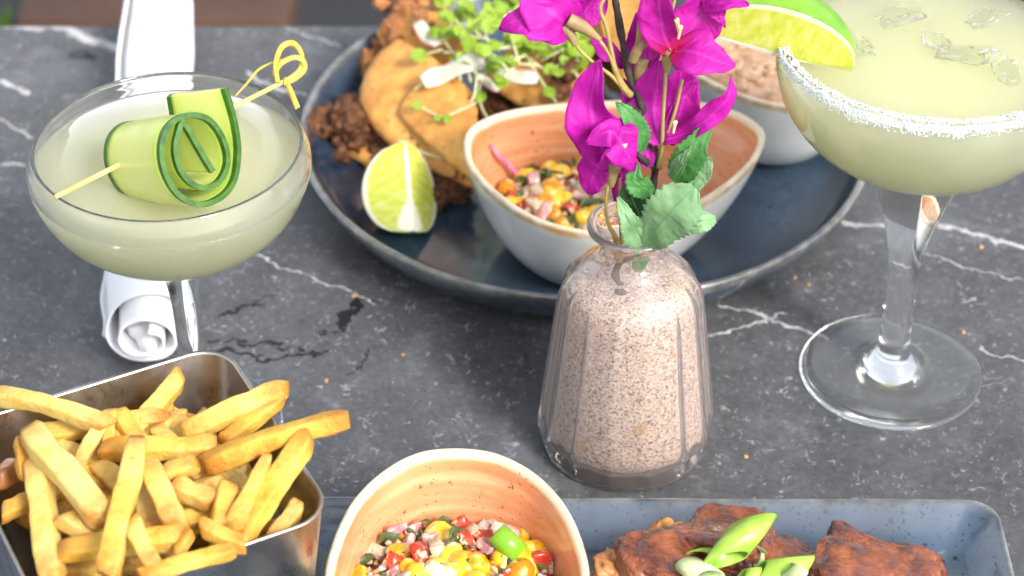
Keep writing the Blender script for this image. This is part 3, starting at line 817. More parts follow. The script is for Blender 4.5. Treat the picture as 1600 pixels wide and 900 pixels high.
radish([(-1.54,9.01,5.50), (-1.19,9.00,5.30), (-0.77,8.92,5.10), (-0.48,8.91,4.90)], 0.244, 'short radish slice with pink tip between front and right tacos')
radish([(1.51,11.40,5.70), (2.17,11.27,5.60), (2.86,11.04,5.50), (3.47,11.08,5.40)], 0.366, 'faint radish slice at the flowers side of the right taco')

def sprout(pts, leaves, label, big=1.0):
    """pts: stem points; leaves: (x, y, z, dirx, diry, dirz, size)"""
    t_ = thing('microgreen_sprig', base_of(pts), label, 'microgreen', 'microgreens on the tacos')
    obj('stem', tube(pts, [.05, .055, .04], 6), MICROS, t_)
    for (p, d, s_) in leaves:
        p = Vector(p); d = Vector(d).normalized(); s_ *= big
        g = leaf([p, p+d*s_*.5, p+d*s_], [.03, s_*.36, s_*.46, s_*.34, .05], [.03, s_*.36, s_*.46, s_*.34, .05], nrm=(d.x*.2+.15, -.5, .8), cup=.22, rip=.06, serr=.10, nu=11, nv=7, seed=s_*9)
        vn = [1-min(1, abs(-1+2*(k % 7)/6)*3) for k in range(len(g[0]))]
        obj('leaflet', g, MICRO, t_, thick=.02, attr={'vein': vn}, recalc=False)
named = [
 ([(0.00,8.22,6.00), (-0.53,8.85,6.40), (-0.88,9.08,6.60)], [((-0.82,8.92,6.60), (.2, -.5, .1), .95), ((-0.94,9.03,6.60), (-.5, .2, .3), .7)], 'bright scalloped microgreen leaf centred on the radish strips'),
 ([(-1.62,7.65,4.90), (-2.36,7.47,4.60), (-3.25,7.39,4.30), (-4.30,8.15,4.40)], [((-4.15,8.10,4.40), (-1, -.1, .2), .55), ((-2.95,7.34,4.40), (-.2, -1, -.3), .5), ((-3.24,7.24,4.40), (-.8, -.5, 0), .4)], 'thin sprout with small leaves lying on the front tortilla'),
 ([(-3.30,10.78,5.80), (-3.98,11.08,5.40), (-4.52,10.95,5.20)], [((-3.97,10.92,5.50), (-1, -.2, -.1), .85)], 'slim pale leaf at the left of the microgreen pile'),
 ([(-1.63,8.74,5.60), (-1.72,8.31,5.00), (-2.07,7.73,4.50), (-2.51,7.85,4.60)], [((-2.48,7.85,4.60), (-.9, .2, .1), .4)], 'bent pale sprout stem hanging over the front taco'),
 ([(-1.42,8.94,5.30), (-1.55,8.66,4.60), (-1.31,8.23,4.00), (-0.95,7.72,3.80)], [((-1.54,8.74,4.90), (.1, -.8, -.5), .7)], 'hanging sprout in the gap between front and right tacos'),
 ([(0.75,10.14,5.60), (1.25,9.38,5.20), (1.72,8.62,4.80), (2.08,8.27,4.50)], [((1.54,8.70,5.00), (.5, -.8, -.3), .7)], 'green sprout stalk pointing down to the salad bowl rim'),
 ([(-5.86,8.70,2.90), (-5.13,7.66,2.70), (-3.99,6.56,2.80), (-2.21,5.92,2.70)], [], 'pale sprout stem lying along the front taco edge above the lime'),
 ([(-4.53,9.06,4.70), (-3.94,9.30,5.00), (-3.28,9.30,4.90), (-3.06,8.66,4.60)], [], 'curled sprout stem on the front tortilla below the radish'),
]
for a in named: sprout(*a)
rng = random.Random(17)
MIC0, MICR, MICD = (0.00,12.30,5.50), (3.04,12.30,5.50), (0.00,8.90,5.50)
MICX0, MICY0, MICDX, MICDY = MIC0[0], MIC0[1], (MICR[0]-MIC0[0])/100, (MIC0[1]-MICD[1])/60
for k in range(84):
    x = rng.uniform(700, 905); y = rng.uniform(8, 118)
    if x < 745 and y < 20: y += 18
    if x > 860 and y < 40: y += 40
    # the pile is a low heap round one middle
    px_, py_ = (x-800)/100, (y-60)/60
    h = 5.35+.75*max(0, 1-px_*px_-py_*py_)+rng.uniform(-.15, .35)
    c = Vector((0, 0, h)); wx = MICX0+(x-800)*MICDX; wy = MICY0-(y-60)*MICDY-(h-5.5)*.6
    p = Vector((wx, wy, h)); d0 = Vector((rng.gauss(0, 1), rng.gauss(0, 1), rng.uniform(-.1, .9))).normalized()
    L = rng.uniform(.7, 1.4); e = p+d0*L*.6
    lv = []
    for q in range(rng.choice((1, 2, 2, 3))):
        d = (d0+Vector((rng.gauss(0, .8), rng.gauss(0, .8), rng.uniform(-.2, .5)))).normalized()
        lv.append((tuple(e), tuple(d), rng.uniform(.45, .95)))
    sprout([tuple(p-d0*L*.4), tuple(p), tuple(e)], lv, 'bright green sprig in the heap of microgreens over the tacos')

# ================================================================== limes
def lime_wedge(name, origin, M3, a0, a1, label, rx=2.45, ry=2.45, L=2.75, group=None, pith=True):
    """part of an ellipsoid between two cutting angles about its long axis (local y); core edge on the axis"""
    nA, nL = 18, 22; origin = Vector(origin)
    def P(r, a, s_):
        k = math.sqrt(max(0, 1-s_*s_))**.85
        return origin+M3 @ Vector((r*rx*k*math.cos(a), s_*L, r*ry*k*math.sin(a)))
    t_ = thing(name, (0, 0, 0), label, 'lime', group)
    V, F = [], []
    for i in range(nA+1):
        a = a0+(a1-a0)*i/nA
        for j in range(nL+1): V.append(tuple(P(1, a, -1+2*j/nL)))
    for i in range(nA):
        for j in range(nL):
            k = i*(nL+1)+j; F.append((k, k+1, k+nL+2, k+nL+1))
    b = base_of(V); t_.location = b*S
    obj('rind', (V, F), LIMER, t_)
    V, F, rim, al, pi2 = [], [], [], [], []; nr = 22
    for a in (a0, a1):
        n = len(V)
        for i in range(nr+1):
            for j in range(nL+1):
                k = i/nr; s_ = -1+2*j/nL
                V.append(tuple(P(k*.995, a, s_*.995))); rim.append(max(k, abs(s_)**3*.9)); al.append(s_); pi2.append(1 if (k < .05 or (pith and (-s_-.25)*.9 > k)) else 0)
        for i in range(nr):
            for j in range(nL):
                q = n+i*(nL+1)+j; F.append((q, q+1, q+nL+2, q+nL+1))
    obj('flesh', (V, F), LIMEF, t_, attr={'rim': rim, 'along': al, 'pith': pi2})
    return t_
def basis(y, up):
    y = Vector(y).normalized(); x = y.cross(Vector(up)).normalized(); z = x.cross(y).normalized()
    return Matrix((x, y, z)).transposed()
# wedge on the plate, core edge up
lime_wedge('lime_wedge', (-4.62,3.55,3.10), basis((-.10, .80, .60), (.12, -.2, 1)), R(180+28), R(180+130), 'quartered lime wedge on the round plate before the tacos', 2.3, 2.3, 2.15)

# ================================================================== glasses
def coupe(cx, cy, bowl_out, wall, stem, foot_r, level, label, dmat, dlabel, name):
    """bowl_out: outer bowl profile from the stem joint (r, z) to the rim"""
    t_ = thing(name, (cx, cy, 0), label, 'glass', 'stemmed cocktail glasses')
    out = [(p.x, p.y) for p in cr([(r, z, 0) for r, z in bowl_out], 40)]
    inner = []
    for k, (r, z) in enumerate(out):
        a, b = out[max(0, k-1)], out[min(len(out)-1, k+1)]
        tx, tz = b[0]-a[0], b[1]-a[1]; l = math.hypot(tx, tz)
        w_ = wall*(1+1.2*max(0, 1-k/10))
        inner.append((max(0, r-tz/l*w_), z+tx/l*w_))
    z_in = min(z for r, z in inner)
    inn = [(r, z) for r, z in inner if r > .25]
    st_ = [(p.x, max(p.y, .0)) for p in cr([(r, z, 0) for r, z in stem], 26)]
    foot = [(0, .06), (foot_r*.6, .05), (foot_r*.96, .02), (foot_r, .07), (foot_r*.985, .15), (foot_r*.8, .24), (foot_r*.5, .36), (foot_r*.3, .50)]
    prof = foot+st_+out[1:]+[(out[-1][0]-wall*.35, out[-1][1]+wall*.45), (out[-1][0]-wall*.75, out[-1][1]+wall*.4)]+inn[::-1]+[(0, inn[0][1]-.02)]
    obj('glass_body', lathe(prof, cx, cy, 128), GLASS, t_)
    # the drink overlaps the inner wall by a hair so that the two surfaces meet
    dp = [(0, inn[0][1]-.05)]+[(r+.035, z-.02) for r, z in inn if z < level]
    rl = dp[-1][0]
    dp += [(rl, level+.05), (rl-.10, level+.03), (rl-.28, level), (rl*.7, level), (rl*.4, level), (0, level)]
    d = obj('drink', lathe(dp, cx, cy, 128), dmat, t_)
    tag(d, dlabel)
    return t_
# cucumber cocktail, left
LX, LY = -13.0, -9.4
coupe(LX, LY, [(.95, 9.15), (2.2, 9.5), (3.6, 10.25), (4.7, 11.35), (5.25, 12.5), (5.38, 13.2), (5.25, 13.7), (5.10, 14.05)], .15,
      [(1.15, .52), (.62, 1.0), (.50, 2.0), (.50, 5.0), (.58, 6.9), (.78, 8.2), (1.05, 8.95)], 3.5, 13.1,
      'left coupe glass holding the cucumber garnish and pale cocktail', DRINK1, 'cloudy pale yellow green cocktail', 'coupe_glass')
# margarita, right
RX, RY = 16.15, -5.9
coupe(RX, RY, [(2.15, 11.2), (3.1, 11.5), (4.5, 12.4), (5.5, 13.7), (5.9, 15.0), (5.95, 15.5), (5.90, 16.0), (5.86, 16.5)], .20,
      [(1.15, .62), (.78, 1.05), (.66, 1.7), (.62, 3.5), (.64, 5.4), (.82, 6.9), (1.18, 8.3), (1.62, 9.7), (2.0, 10.8)], 3.88, 15.85,
      'right margarita glass with salted rim and lime wedge', DRINK2, 'cloudy pale yellow margarita', 'margarita_glass')
# salt crust on the rim
rng = random.Random(9); V, F = [], []
iv, jf = ico(1)
for k in range(15000):
    a = rng.uniform(0, 2*PI)
    dens = .35+.65*max(0, math.cos(a-R(245)))
    if rng.random() > dens: continue
    dpt = abs(rng.gauss(0, .26))*(.6+1.2*max(0, math.cos(a-R(215)))) if rng.random() < .5 else rng.uniform(0, .38)
    if dpt > .62: continue
    z = 16.62-dpt+.08*noise.noise(Vector((a*9, 0, 0)))
    r = 5.92+min(.07, dpt*.2)+rng.uniform(-.02, .06)
    if dpt < .12: r = 5.80+rng.uniform(-.12, .12); z = 16.56+rng.uniform(-.02, .09)
    s_ = rng.uniform(.018, .045); n = len(V)
    c = Vector((RX+r*math.cos(a), RY+r*math.sin(a), z)); q = Quaternion((rng.gauss(0, 1), rng.gauss(0, 1), rng.gauss(0, 1), rng.gauss(0, 1))).normalized()
    V += [tuple(c+q @ (v*s_)) for v in iv]; F += [tuple(i+n for i in f) for f in jf]
mg = [o for o in C.objects if o.name.startswith('margarita_glass')][0]
o = obj('salt_rim', (V, F), SALT, mg, smooth=False, recalc=False); tag(o, 'white coarse salt crusted on the rim', kind='stuff')
# ice
for k, (x, y, s_, lab) in enumerate([(1510, 85, 1.0, 'largest shard in the middle of the drink'), (1470, 65, .7, 'shard left of the middle'), (1575, 115, .75, 'shard at the right edge of the picture'),
                              (1350, 65, .5, 'small shard beside the lime wedge'), (1400, 20, .9, 'shard at the back wall of the glass'), (1545, 30, .8, 'shard at the back right')]):
    p = [(17.47,-5.97,15.90), (16.56,-5.17,15.90), (18.86,-7.21,15.90), (13.67,-5.26,15.90), (15.27,-3.10,15.90), (18.65,-3.25,15.90)][k]
    g = blob(p, (1.0*s_, .55*s_, .34*s_), (rng.uniform(-.25, .25), rng.uniform(-.25, .25), rng.uniform(0, 3)), sub=2, box=.75, amp=.9, fr=1.3, seed=k+4)
    tag(obj('ice_shard', g, ICE, smooth=False), 'clear ice floating in the margarita, '+lab, 'ice', 'ice in the margarita')
# lime on the rim
lime_wedge('lime_slice', (10.00,-6.30,16.08), basis((.95, -.10, -.27), (0, .56, .83)), R(38), R(140), 'big lime wedge slit onto the margarita rim', 2.65, 2.65, 3.15, pith=False)

# ================================================================== cucumber garnish
FN = Vector((.66, -.60, .42)).normalized()           # the roll's open end faces this way
F0 = Vector((-11.39,-12.50,15.45))
SPIRAL = [(-10.54,-10.37,17.17), (-10.33,-10.64,16.45), (-10.17,-10.98,15.70), (-10.11,-11.41,14.99), (-10.26,-12.09,14.26), (-10.73,-12.81,13.97), (-11.50,-13.50,14.20), (-12.18,-13.72,14.95), (-12.58,-13.42,16.00), (-12.47,-12.72,16.83), (-11.92,-11.98,17.02), (-11.13,-11.46,16.54), (-10.61,-11.49,15.67), (-10.47,-11.90,14.87), (-10.81,-12.55,14.47), (-11.44,-13.09,14.68), (-11.95,-13.18,15.36), (-12.15,-12.91,16.06), (-12.06,-12.45,16.59), (-11.88,-12.12,16.76), (-11.39,-12.26,15.79), (-10.95,-12.42,14.89)]
def cucumber():
    n = 110; P = cr(SPIRAL, n)
    V, F, ed = [], [], []; nv = 13
    rg = []
    for i, p in enumerate(P):
        u = i/(n-1)
        w_ = 3.9*(.62+.38*min(1, u/.18)) if u < .18 else 3.9*(1-.35*max(0, (u-.55)/.45))
        drift = Vector((-.55, 0, .25))*(1-min(1, u/.18))
        for j in range(nv):
            k = j/(nv-1)
            q = p-FN*(w_*k)+drift*k+Vector((0, 0, 1))*.06*noise.noise(Vector((u*14, k*3, 1)))
            ctr = F0-FN*(w_*k); q = ctr+(q-ctr)*(1-.14*k)   # the roll narrows towards its far end
            V.append(tuple(q)); ed.append(abs(2*k-1)**3)
    for i in range(n-1):
        for j in range(nv-1):
            k = i*nv+j; F.append((k, k+1, k+nv+1, k+nv))
    t_ = thing('cucumber_ribbon', base_of(V), 'rolled cucumber ribbon with dark green edges in the left cocktail', 'cucumber')
    obj('flesh', (V, F), CUCF, t_, thick=.18, attr={'edge': ed}, recalc=False)
    for col, rad in ((0, .15), (nv-1, .12)):
        W2, G2 = [], []
        for i in range(n):
            a_ = Vector(V[i*nv+col]); b_ = Vector(V[i*nv+(1 if col == 0 else nv-2)]); d_ = (a_-b_).normalized()
            for s_ in (-.10, .0, .07, .11): W2.append(tuple(a_+d_*s_))
        for i in range(n-1):
            for j in range(3): G2.append((i*4+j, i*4+j+1, i*4+j+5, i*4+j+4))
        obj('peel', (W2, G2), CUCP, t_, thick=.205, recalc=False, smooth=False)
cucumber()
A, B = Vector((-16.42,-13.44,14.55)), Vector((-8.13,-5.38,14.75))
t_ = thing('cocktail_pick', (B+A)/2, 'knotted bamboo pick through the cucumber, lying across the coupe rim', 'cocktail pick')
obj('stick', tube([A, A.lerp(B, .03), A.lerp(B, .5), B], [.015, .09, .10, .10, .09], 8, n=24), BAM, t_)
obj('knot_loop', tube([(-9.04,-6.36,14.90), (-9.18,-5.38,15.10), (-9.01,-4.47,15.30), (-8.57,-4.35,15.40), (-8.22,-4.83,15.20), (-8.26,-5.43,14.90), (-8.74,-5.90,14.70)], .075, 8, n=50, flat=1.6), BAMG, t_)
obj('knot_loop', tube([(-9.26,-5.58,14.70), (-8.98,-5.54,15.20), (-8.51,-5.23,15.30), (-8.14,-5.26,15.20), (-8.07,-5.43,14.90), (-8.40,-5.77,14.70), (-8.80,-6.29,14.80)], .075, 8, n=50, flat=1.6), BAMG, t_)
obj('knot_tail', tube([(-8.79,-6.08,14.90), (-8.51,-6.67,14.60), (-8.24,-7.29,14.30)], [.08, .13, .13], 8, flat=.4), BAMG, t_)
obj('knot_tail', tube([(-8.52,-5.16,15.20), (-9.19,-5.03,15.00), (-9.87,-5.11,14.70), (-10.32,-5.66,14.40), (-10.73,-6.27,14.20)], [.06, .05, .05, .03], 6), BAMG, t_)

# ================================================================== vase with sand and flower branch
VX, VY = 4.65, -10.2
def rib(a, z):
    k = max(0, min(1, (z-.25)/.9))*max(0, min(1, (8.6-z)/.9))
    return 1+(.028*k+.010*(z < 9))*(abs(math.cos(a*7))**10)-.008*k
prof_o = cr([(3.15, .0, 0), (3.33, .07, 0), (3.44, .45, 0), (3.50, 1.0, 0), (3.40, 2.2, 0), (3.15, 4.4, 0), (2.92, 6.4, 0), (2.76, 7.6, 0), (2.48, 8.3, 0), (1.88, 8.85, 0), (1.40, 9.3, 0), (1.25, 9.9, 0), (1.40, 10.4, 0), (1.68, 10.72, 0)], 60)
pi_ = cr([(1.42, 10.88, 0), (1.22, 10.5, 0), (1.06, 10.0, 0), (1.10, 9.5, 0), (1.45, 9.05, 0), (2.22, 8.35, 0), (2.54, 7.6, 0), (2.68, 6.4, 0), (2.90, 4.4, 0), (3.14, 2.2, 0), (3.20, 1.3, 0), (3.0, .75, 0), (2.3, .52, 0)], 56)
prof = [(0, .18), (2.2, .12)]+[(p.x, p.y) for p in prof_o]+[(1.78, 10.80), (1.78, 10.92), (1.66, 11.0), (1.52, 10.98)]+[(p.x, p.y) for p in pi_]+[(0, .5)]
t_ = thing('glass_vase', (VX, VY, 0), 'pale pink ribbed glass bottle vase holding sand and a flower branch', 'vase')
obj('glass_body', lathe(prof, VX, VY, 168, rfun=rib), VASE, t_)
sp_ = [(0, .54)]+[(p.x-.04, p.y+.01) for p in pi_[::-1] if p.y < 7.9]
rl = sp_[-1][0]
V, F = lathe(sp_+[(rl, 8.0), (rl*.8, 8.12), (rl*.55, 8.2), (rl*.3, 8.15), (0, 8.2)], VX, VY, 96)
V = [(x, y, z+(.16*noise.noise(Vector((x*1.3, y*1.3, 1)))+.25*(x-VX)/3 if z > 8.04 else 0)) for x, y, z in V]
tag(obj('sand', (V, F), SAND), 'coarse beige speckled sand filling the pink glass vase', 'sand', kind='stuff')

br = thing('bougainvillea_branch', (4.65,-10.30,7.27), 'magenta bougainvillea branch with green leaves standing in the vase', 'flower branch')
def part(name, g, m, thick=0, **kw): return obj(name, g, m, br, thick=thick, **kw)
part('main_stem', tube([(4.81,-10.60,7.38), (4.37,-10.40,7.92), (4.09,-10.20,8.39), (4.18,-10.00,8.99), (4.71,-9.90,9.63), (5.10,-9.90,11.15), (5.34,-10.00,12.57), (5.38,-10.10,13.96), (4.98,-10.20,15.60), (4.64,-10.20,16.73), (4.28,-10.10,17.63), (3.98,-10.10,19.13), (3.79,-10.10,20.20), (3.55,-10.10,21.51)],
     [.20, .16, .16, .16, .16, .17, .17, .17, .16, .16, .15, .14, .13, .12], 9, n=70, wob=.35), BARK)
part('side_twig', tube([(4.88,-10.30,15.81), (4.52,-10.50,16.31), (4.22,-10.70,16.69)], [.15, .13, .10], 8, wob=.4), BARK)
part('side_twig', tube([(5.34,-10.20,13.53), (4.98,-10.50,14.03), (4.66,-10.70,14.51)], [.13, .12, .09], 8, wob=.4), BARK)
part('side_twig', tube([(4.81,-10.60,7.38), (4.42,-10.90,7.99), (4.02,-11.00,8.28)], [.16, .13, .09], 8, wob=.4), BARK)
def stalk(*pts, r=(.10, .09, .09)): part('flower_stalk', tube(list(pts), [x*.78 for x in r], 8), TWIG)
stalk((5.52,-10.40,13.67), (5.57,-10.60,14.73), (5.54,-10.80,16.28), (5.56,-10.90,18.00), (5.56,-11.00,18.93), r=(.16, .11, .09, .09, .10))
stalk((5.50,-10.40,14.31), (5.78,-10.50,15.38), (6.02,-10.50,16.36), (6.21,-10.40,17.55), r=(.10, .085, .085, .08))
stalk((4.33,-10.50,18.43), (4.53,-10.70,19.17), (4.53,-10.80,19.96), (4.61,-10.80,20.88), (4.73,-10.80,21.79), r=(.20, .17, .10, .09, .09))
stalk((4.43,-10.60,18.84), (4.82,-10.80,19.34), (5.30,-10.90,19.94), (5.67,-10.90,20.81), (5.77,-10.90,21.72), r=(.14, .10, .09, .09, .09))
stalk((4.33,-10.50,16.97), (3.91,-10.70,17.65), (3.50,-10.80,18.89), (2.98,-10.80,19.69), r=(.20, .16, .09, .09))
stalk((4.09,-10.60,17.26), (3.59,-10.80,17.99), (3.00,-10.80,18.48), (2.44,-10.70,19.01), (2.20,-10.70,19.44), r=(.14, .10, .085, .085, .10))
stalk((3.62,-10.70,21.60), (3.13,-10.90,20.94), (3.38,-10.90,20.02), (3.76,-10.70,18.15), (4.16,-10.50,17.25), r=(.08, .09, .10, .11, .14))
stalk((4.16,-10.40,9.38), (3.96,-10.70,10.62), (3.64,-10.90,11.48), (3.53,-11.00,12.68), (3.70,-11.00,13.79), r=(.18, .15, .09, .08, .09))
stalk((4.25,-10.40,9.54), (4.16,-10.50,10.83), (4.07,-10.50,12.33), (4.03,-10.50,13.65), r=(.10, .08, .07, .07))
def calyx(*pts, r): part('calyx', tube(list(pts), [x*.82 for x in r], 10, wob=.2), CALYX)
calyx((3.71,-11.00,13.21), (3.75,-11.00,13.71), (3.85,-11.00,14.31), r=(.10, .26, .34))
calyx((3.16,-10.90,19.56), (2.62,-10.90,20.02), (2.01,-10.80,20.35), r=(.12, .28, .30))
calyx((2.25,-10.80,19.29), (2.11,-10.80,19.69), (1.83,-10.70,20.03), r=(.12, .24, .26))
calyx((5.59,-11.00,18.28), (5.57,-11.00,18.82), (5.59,-11.00,19.36), r=(.12, .25, .22))
calyx((4.72,-10.00,16.60), (4.69,-10.00,17.43), (4.74,-10.00,18.20), r=(.14, .30, .36))
calyx((4.35,-10.70,18.55), (4.49,-10.80,19.02), (4.65,-10.90,19.46), r=(.18, .26, .16))
for p, q in (((5.91,-11.60,20.25), (5.78,-11.70,20.89)), ((5.90,-11.50,19.98), (5.93,-11.70,20.58)), ((5.94,-10.90,15.56), (5.98,-11.00,16.13)), ((4.09,-11.60,15.12), (4.12,-11.70,15.61))):
    part('stamen', tube([p, (Vector(p)+Vector(q))/2, q], [.05, .06, .10], 7), STAM)

def bract(sp, wl, wr, m=None, nrm=(0, -.79, .61), cup=.18, rip=.10, seed=0, tw=0, warm=False):
    wl, wr = [w_*1.12 for w_ in wl], [w_*1.12 for w_ in wr]
    g = leaf(sp, wl, wr, nrm=nrm, cup=cup, rip=rip*1.5, nu=22, nv=13, seed=seed, tw=tw, crink=.07)
    at = {'warm': [max(0, 1-(k//13)/21*2.2) for k in range(len(g[0]))],
          'vein': [max(max(0, 1-abs(-1+2*(k % 13)/12)*5), .6*max(0, 1-abs((((k//13)/21*4-abs(-1+2*(k % 13)/12)*.9) % 1)-.5)*6)) for k in range(len(g[0]))]}
    part('bract', g, m or (MAGW if warm else MAG), thick=.02, attr=at, recalc=False)
# upper left flower
bract([(2.34,-10.70,19.71), (1.64,-10.90,20.46), (1.02,-11.00,21.13), (0.45,-10.90,21.97)], [0.195, 0.78, 0.976, 0.829, 0.195], [0.195, 0.829, 1.02, 0.732, 0.146], seed=1, cup=.28)
bract([(1.82,-11.00,20.26), (1.13,-11.30,20.60), (0.34,-11.40,20.76), (-0.39,-11.20,20.17)], [0.244, 0.634, 0.585, 0.293, 0.0488], [0.244, 0.634, 0.732, 0.488, 0.0488], seed=2, nrm=(-.3, -.7, .6), cup=.12)
bract([(2.42,-10.20,19.73), (2.65,-10.00,20.14), (2.98,-9.90,20.74), (3.19,-9.90,21.66)], [0.195, 0.488, 0.585, 0.439, 0.146], [0.195, 0.488, 0.585, 0.439, 0.146], seed=3, nrm=(.5, -.7, .5))
bract([(2.90,-10.00,19.02), (3.31,-9.80,18.62), (3.70,-9.70,18.21), (3.95,-9.60,17.59)], [0.146, 0.39, 0.439, 0.244, 0.0488], [0.146, 0.293, 0.293, 0.195, 0.0488], seed=4, nrm=(.4, -.7, .5))
# middle left flower
bract([(3.81,-10.90,14.01), (3.17,-11.20,15.64), (2.84,-11.20,17.09), (3.18,-10.90,18.76)], [0.244, 0.878, 0.829, 0.537, 0.0488], [0.244, 0.829, 0.878, 0.634, 0.0488], seed=5, nrm=(-.25, -.75, .6), cup=.22)
bract([(3.77,-10.80,14.06), (3.80,-11.50,15.48), (3.48,-11.90,16.31), (2.67,-12.10,15.96)], [0.244, 0.732, 0.585, 0.341, 0.0732], [0.244, 0.878, 0.829, 0.537, 0.0732], seed=6, nrm=(.1, -.6, .8), cup=.12)
bract([(3.78,-11.60,16.25), (3.97,-11.70,15.70), (4.23,-11.60,14.98), (4.48,-11.40,14.27)], [0.537, 0.732, 0.634, 0.341, 0.0488], [0.537, 0.683, 0.488, 0.195, 0.0488], seed=7, nrm=(.15, -.7, .65), cup=.12)
bract([(3.89,-10.20,13.88), (4.26,-10.00,14.76), (4.37,-9.90,15.97), (4.12,-9.80,17.17)], [0.195, 0.488, 0.634, 0.439, 0.0732], [0.195, 0.488, 0.537, 0.341, 0.0732], seed=8, nrm=(.5, -.7, .5))
bract([(3.62,-10.80,14.29), (3.20,-10.70,13.88), (2.98,-10.60,13.22), (2.95,-10.50,12.54)], [0.341, 0.585, 0.585, 0.39, 0.0732], [0.293, 0.488, 0.537, 0.39, 0.0732], seed=9, nrm=(-.2, -.75, .6))
bract([(3.95,-10.50,13.94), (4.09,-10.40,13.29), (4.11,-10.30,12.63), (3.94,-10.20,12.06)], [0.244, 0.39, 0.39, 0.293, 0.0488], [0.244, 0.39, 0.39, 0.293, 0.0488], seed=10)
# upper right flower
bract([(5.73,-11.10,19.15), (5.34,-11.30,20.12), (5.19,-11.30,21.04), (5.27,-11.10,22.09)], [0.244, 0.537, 0.634, 0.537, 0.122], [0.244, 0.585, 0.683, 0.585, 0.122], seed=11, warm=True, nrm=(-.3, -.75, .6), cup=.30)
bract([(5.80,-10.80,19.07), (6.38,-10.50,19.77), (6.86,-10.40,20.51), (7.36,-10.50,21.61)], [0.244, 0.732, 0.878, 0.634, 0.122], [0.244, 0.634, 0.829, 0.683, 0.122], seed=12, warm=True, nrm=(.2, -.8, .55), cup=.2)
bract([(5.77,-11.20,19.27), (6.41,-11.70,19.52), (7.09,-11.90,19.38), (7.97,-11.70,18.96)], [0.244, 0.78, 0.829, 0.488, 0.0488], [0.244, 0.829, 0.878, 0.537, 0.0488], seed=13, warm=True, nrm=(.1, -.55, .82), cup=.14)
bract([(6.72,-10.60,20.71), (7.25,-10.90,21.09), (7.79,-11.10,21.24), (8.37,-11.20,21.19)], [0.195, 0.293, 0.293, 0.195, 0.0488], [0.195, 0.293, 0.293, 0.195, 0.0488], seed=14)
bract([(7.01,-10.60,20.76), (7.28,-10.80,20.56), (7.47,-10.90,20.36), (7.59,-11.00,20.13)], [0.195, 0.22, 0.171, 0.0976, 0.0244], [0.195, 0.22, 0.171, 0.0976, 0.0244], seed=15)
bract([(4.93,-10.30,18.39), (5.04,-10.20,19.19), (4.88,-10.10,19.93), (4.69,-10.00,20.80)], [0.195, 0.39, 0.439, 0.341, 0.0732], [0.195, 0.39, 0.439, 0.341, 0.0732], seed=16)
# middle right flower
bract([(5.51,-10.60,14.87), (5.25,-10.30,15.81), (5.29,-10.20,16.87), (5.36,-10.10,18.18)], [0.244, 0.537, 0.732, 0.537, 0.0976], [0.244, 0.585, 0.829, 0.732, 0.0976], seed=17, cup=.2)
bract([(5.72,-10.40,14.82), (6.12,-10.20,15.60), (6.37,-10.10,16.52), (6.77,-10.00,17.21)], [0.244, 0.585, 0.683, 0.39, 0.0732], [0.244, 0.488, 0.488, 0.293, 0.0732], seed=18, nrm=(.3, -.75, .55))
bract([(5.70,-10.60,15.01), (6.70,-11.00,15.85), (7.47,-11.10,16.75), (7.86,-11.00,17.38), (7.99,-10.90,18.05)], [0.195, 0.317, 0.39, 0.293, 0.0488], [0.195, 0.293, 0.39, 0.293, 0.0488], seed=19, nrm=(.2, -.5, .82), tw=.8)
bract([(5.08,-10.50,13.74), (4.98,-10.20,14.32), (4.82,-10.10,14.82), (4.76,-10.00,15.47)], [0.146, 0.341, 0.39, 0.293, 0.0488], [0.146, 0.341, 0.39, 0.293, 0.0488], seed=20)

bract([(5.53,-9.60,14.49), (5.87,-9.30,15.44), (6.19,-9.20,16.37), (6.19,-9.20,17.48)], [0.244, 0.732, 0.878, 0.634, 0.0976], [0.244, 0.683, 0.78, 0.537, 0.0976], seed=41, nrm=(.2, -.8, .5))
bract([(4.49,-9.60,16.90), (4.71,-9.40,17.75), (4.80,-9.30,18.64), (4.60,-9.30,19.72)], [0.195, 0.537, 0.634, 0.488, 0.0976], [0.195, 0.537, 0.634, 0.488, 0.0976], seed=42, nrm=(-.1, -.8, .5))
bract([(2.44,-9.70,19.29), (2.08,-9.50,19.84), (1.73,-9.40,20.45), (1.56,-9.40,21.37)], [0.195, 0.634, 0.78, 0.634, 0.122], [0.195, 0.634, 0.78, 0.634, 0.122], seed=43, nrm=(-.2, -.8, .5))

def gleaf(sp, wl, wr, m, nrm=(0, -.79, .61), cup=.15, rip=.08, seed=0, serr=.09, label=None):
    g = leaf(sp, wl, wr, nrm=nrm, cup=cup, rip=rip, serr=serr, nu=66, nv=15, seed=seed, crink=.05)
    vn = []
    for k in range(len(g[0])):
        i, j = divmod(k, 15); v = abs(-1+2*j/14); u = i/65
        mid = max(0, 1-v*9); sidev = max(0, 1-abs(((u*5-v*1.1) % 1)-.5)*16)*.9
        vn.append(max(mid, sidev))
    o = part('leaf', g, m, thick=.025, attr={'vein': vn}, recalc=False)
    if label: tag(o, label)
gleaf([(4.86,-10.90,14.70), (4.60,-11.20,15.70), (4.24,-11.30,16.55), (3.77,-11.10,17.03)], [0.0976, 0.488, 0.488, 0.293, 0.0244], [0.0976, 0.439, 0.439, 0.244, 0.0244], LEAFG, seed=31, nrm=(.2, -.75, .6))
gleaf([(6.18,-10.90,13.32), (6.45,-11.20,14.42), (6.82,-11.30,15.48), (7.40,-11.00,16.35)], [0.146, 0.585, 0.634, 0.341, 0.0244], [0.146, 0.634, 0.585, 0.293, 0.0244], LEAFG, seed=32, nrm=(-.1, -.8, .55))
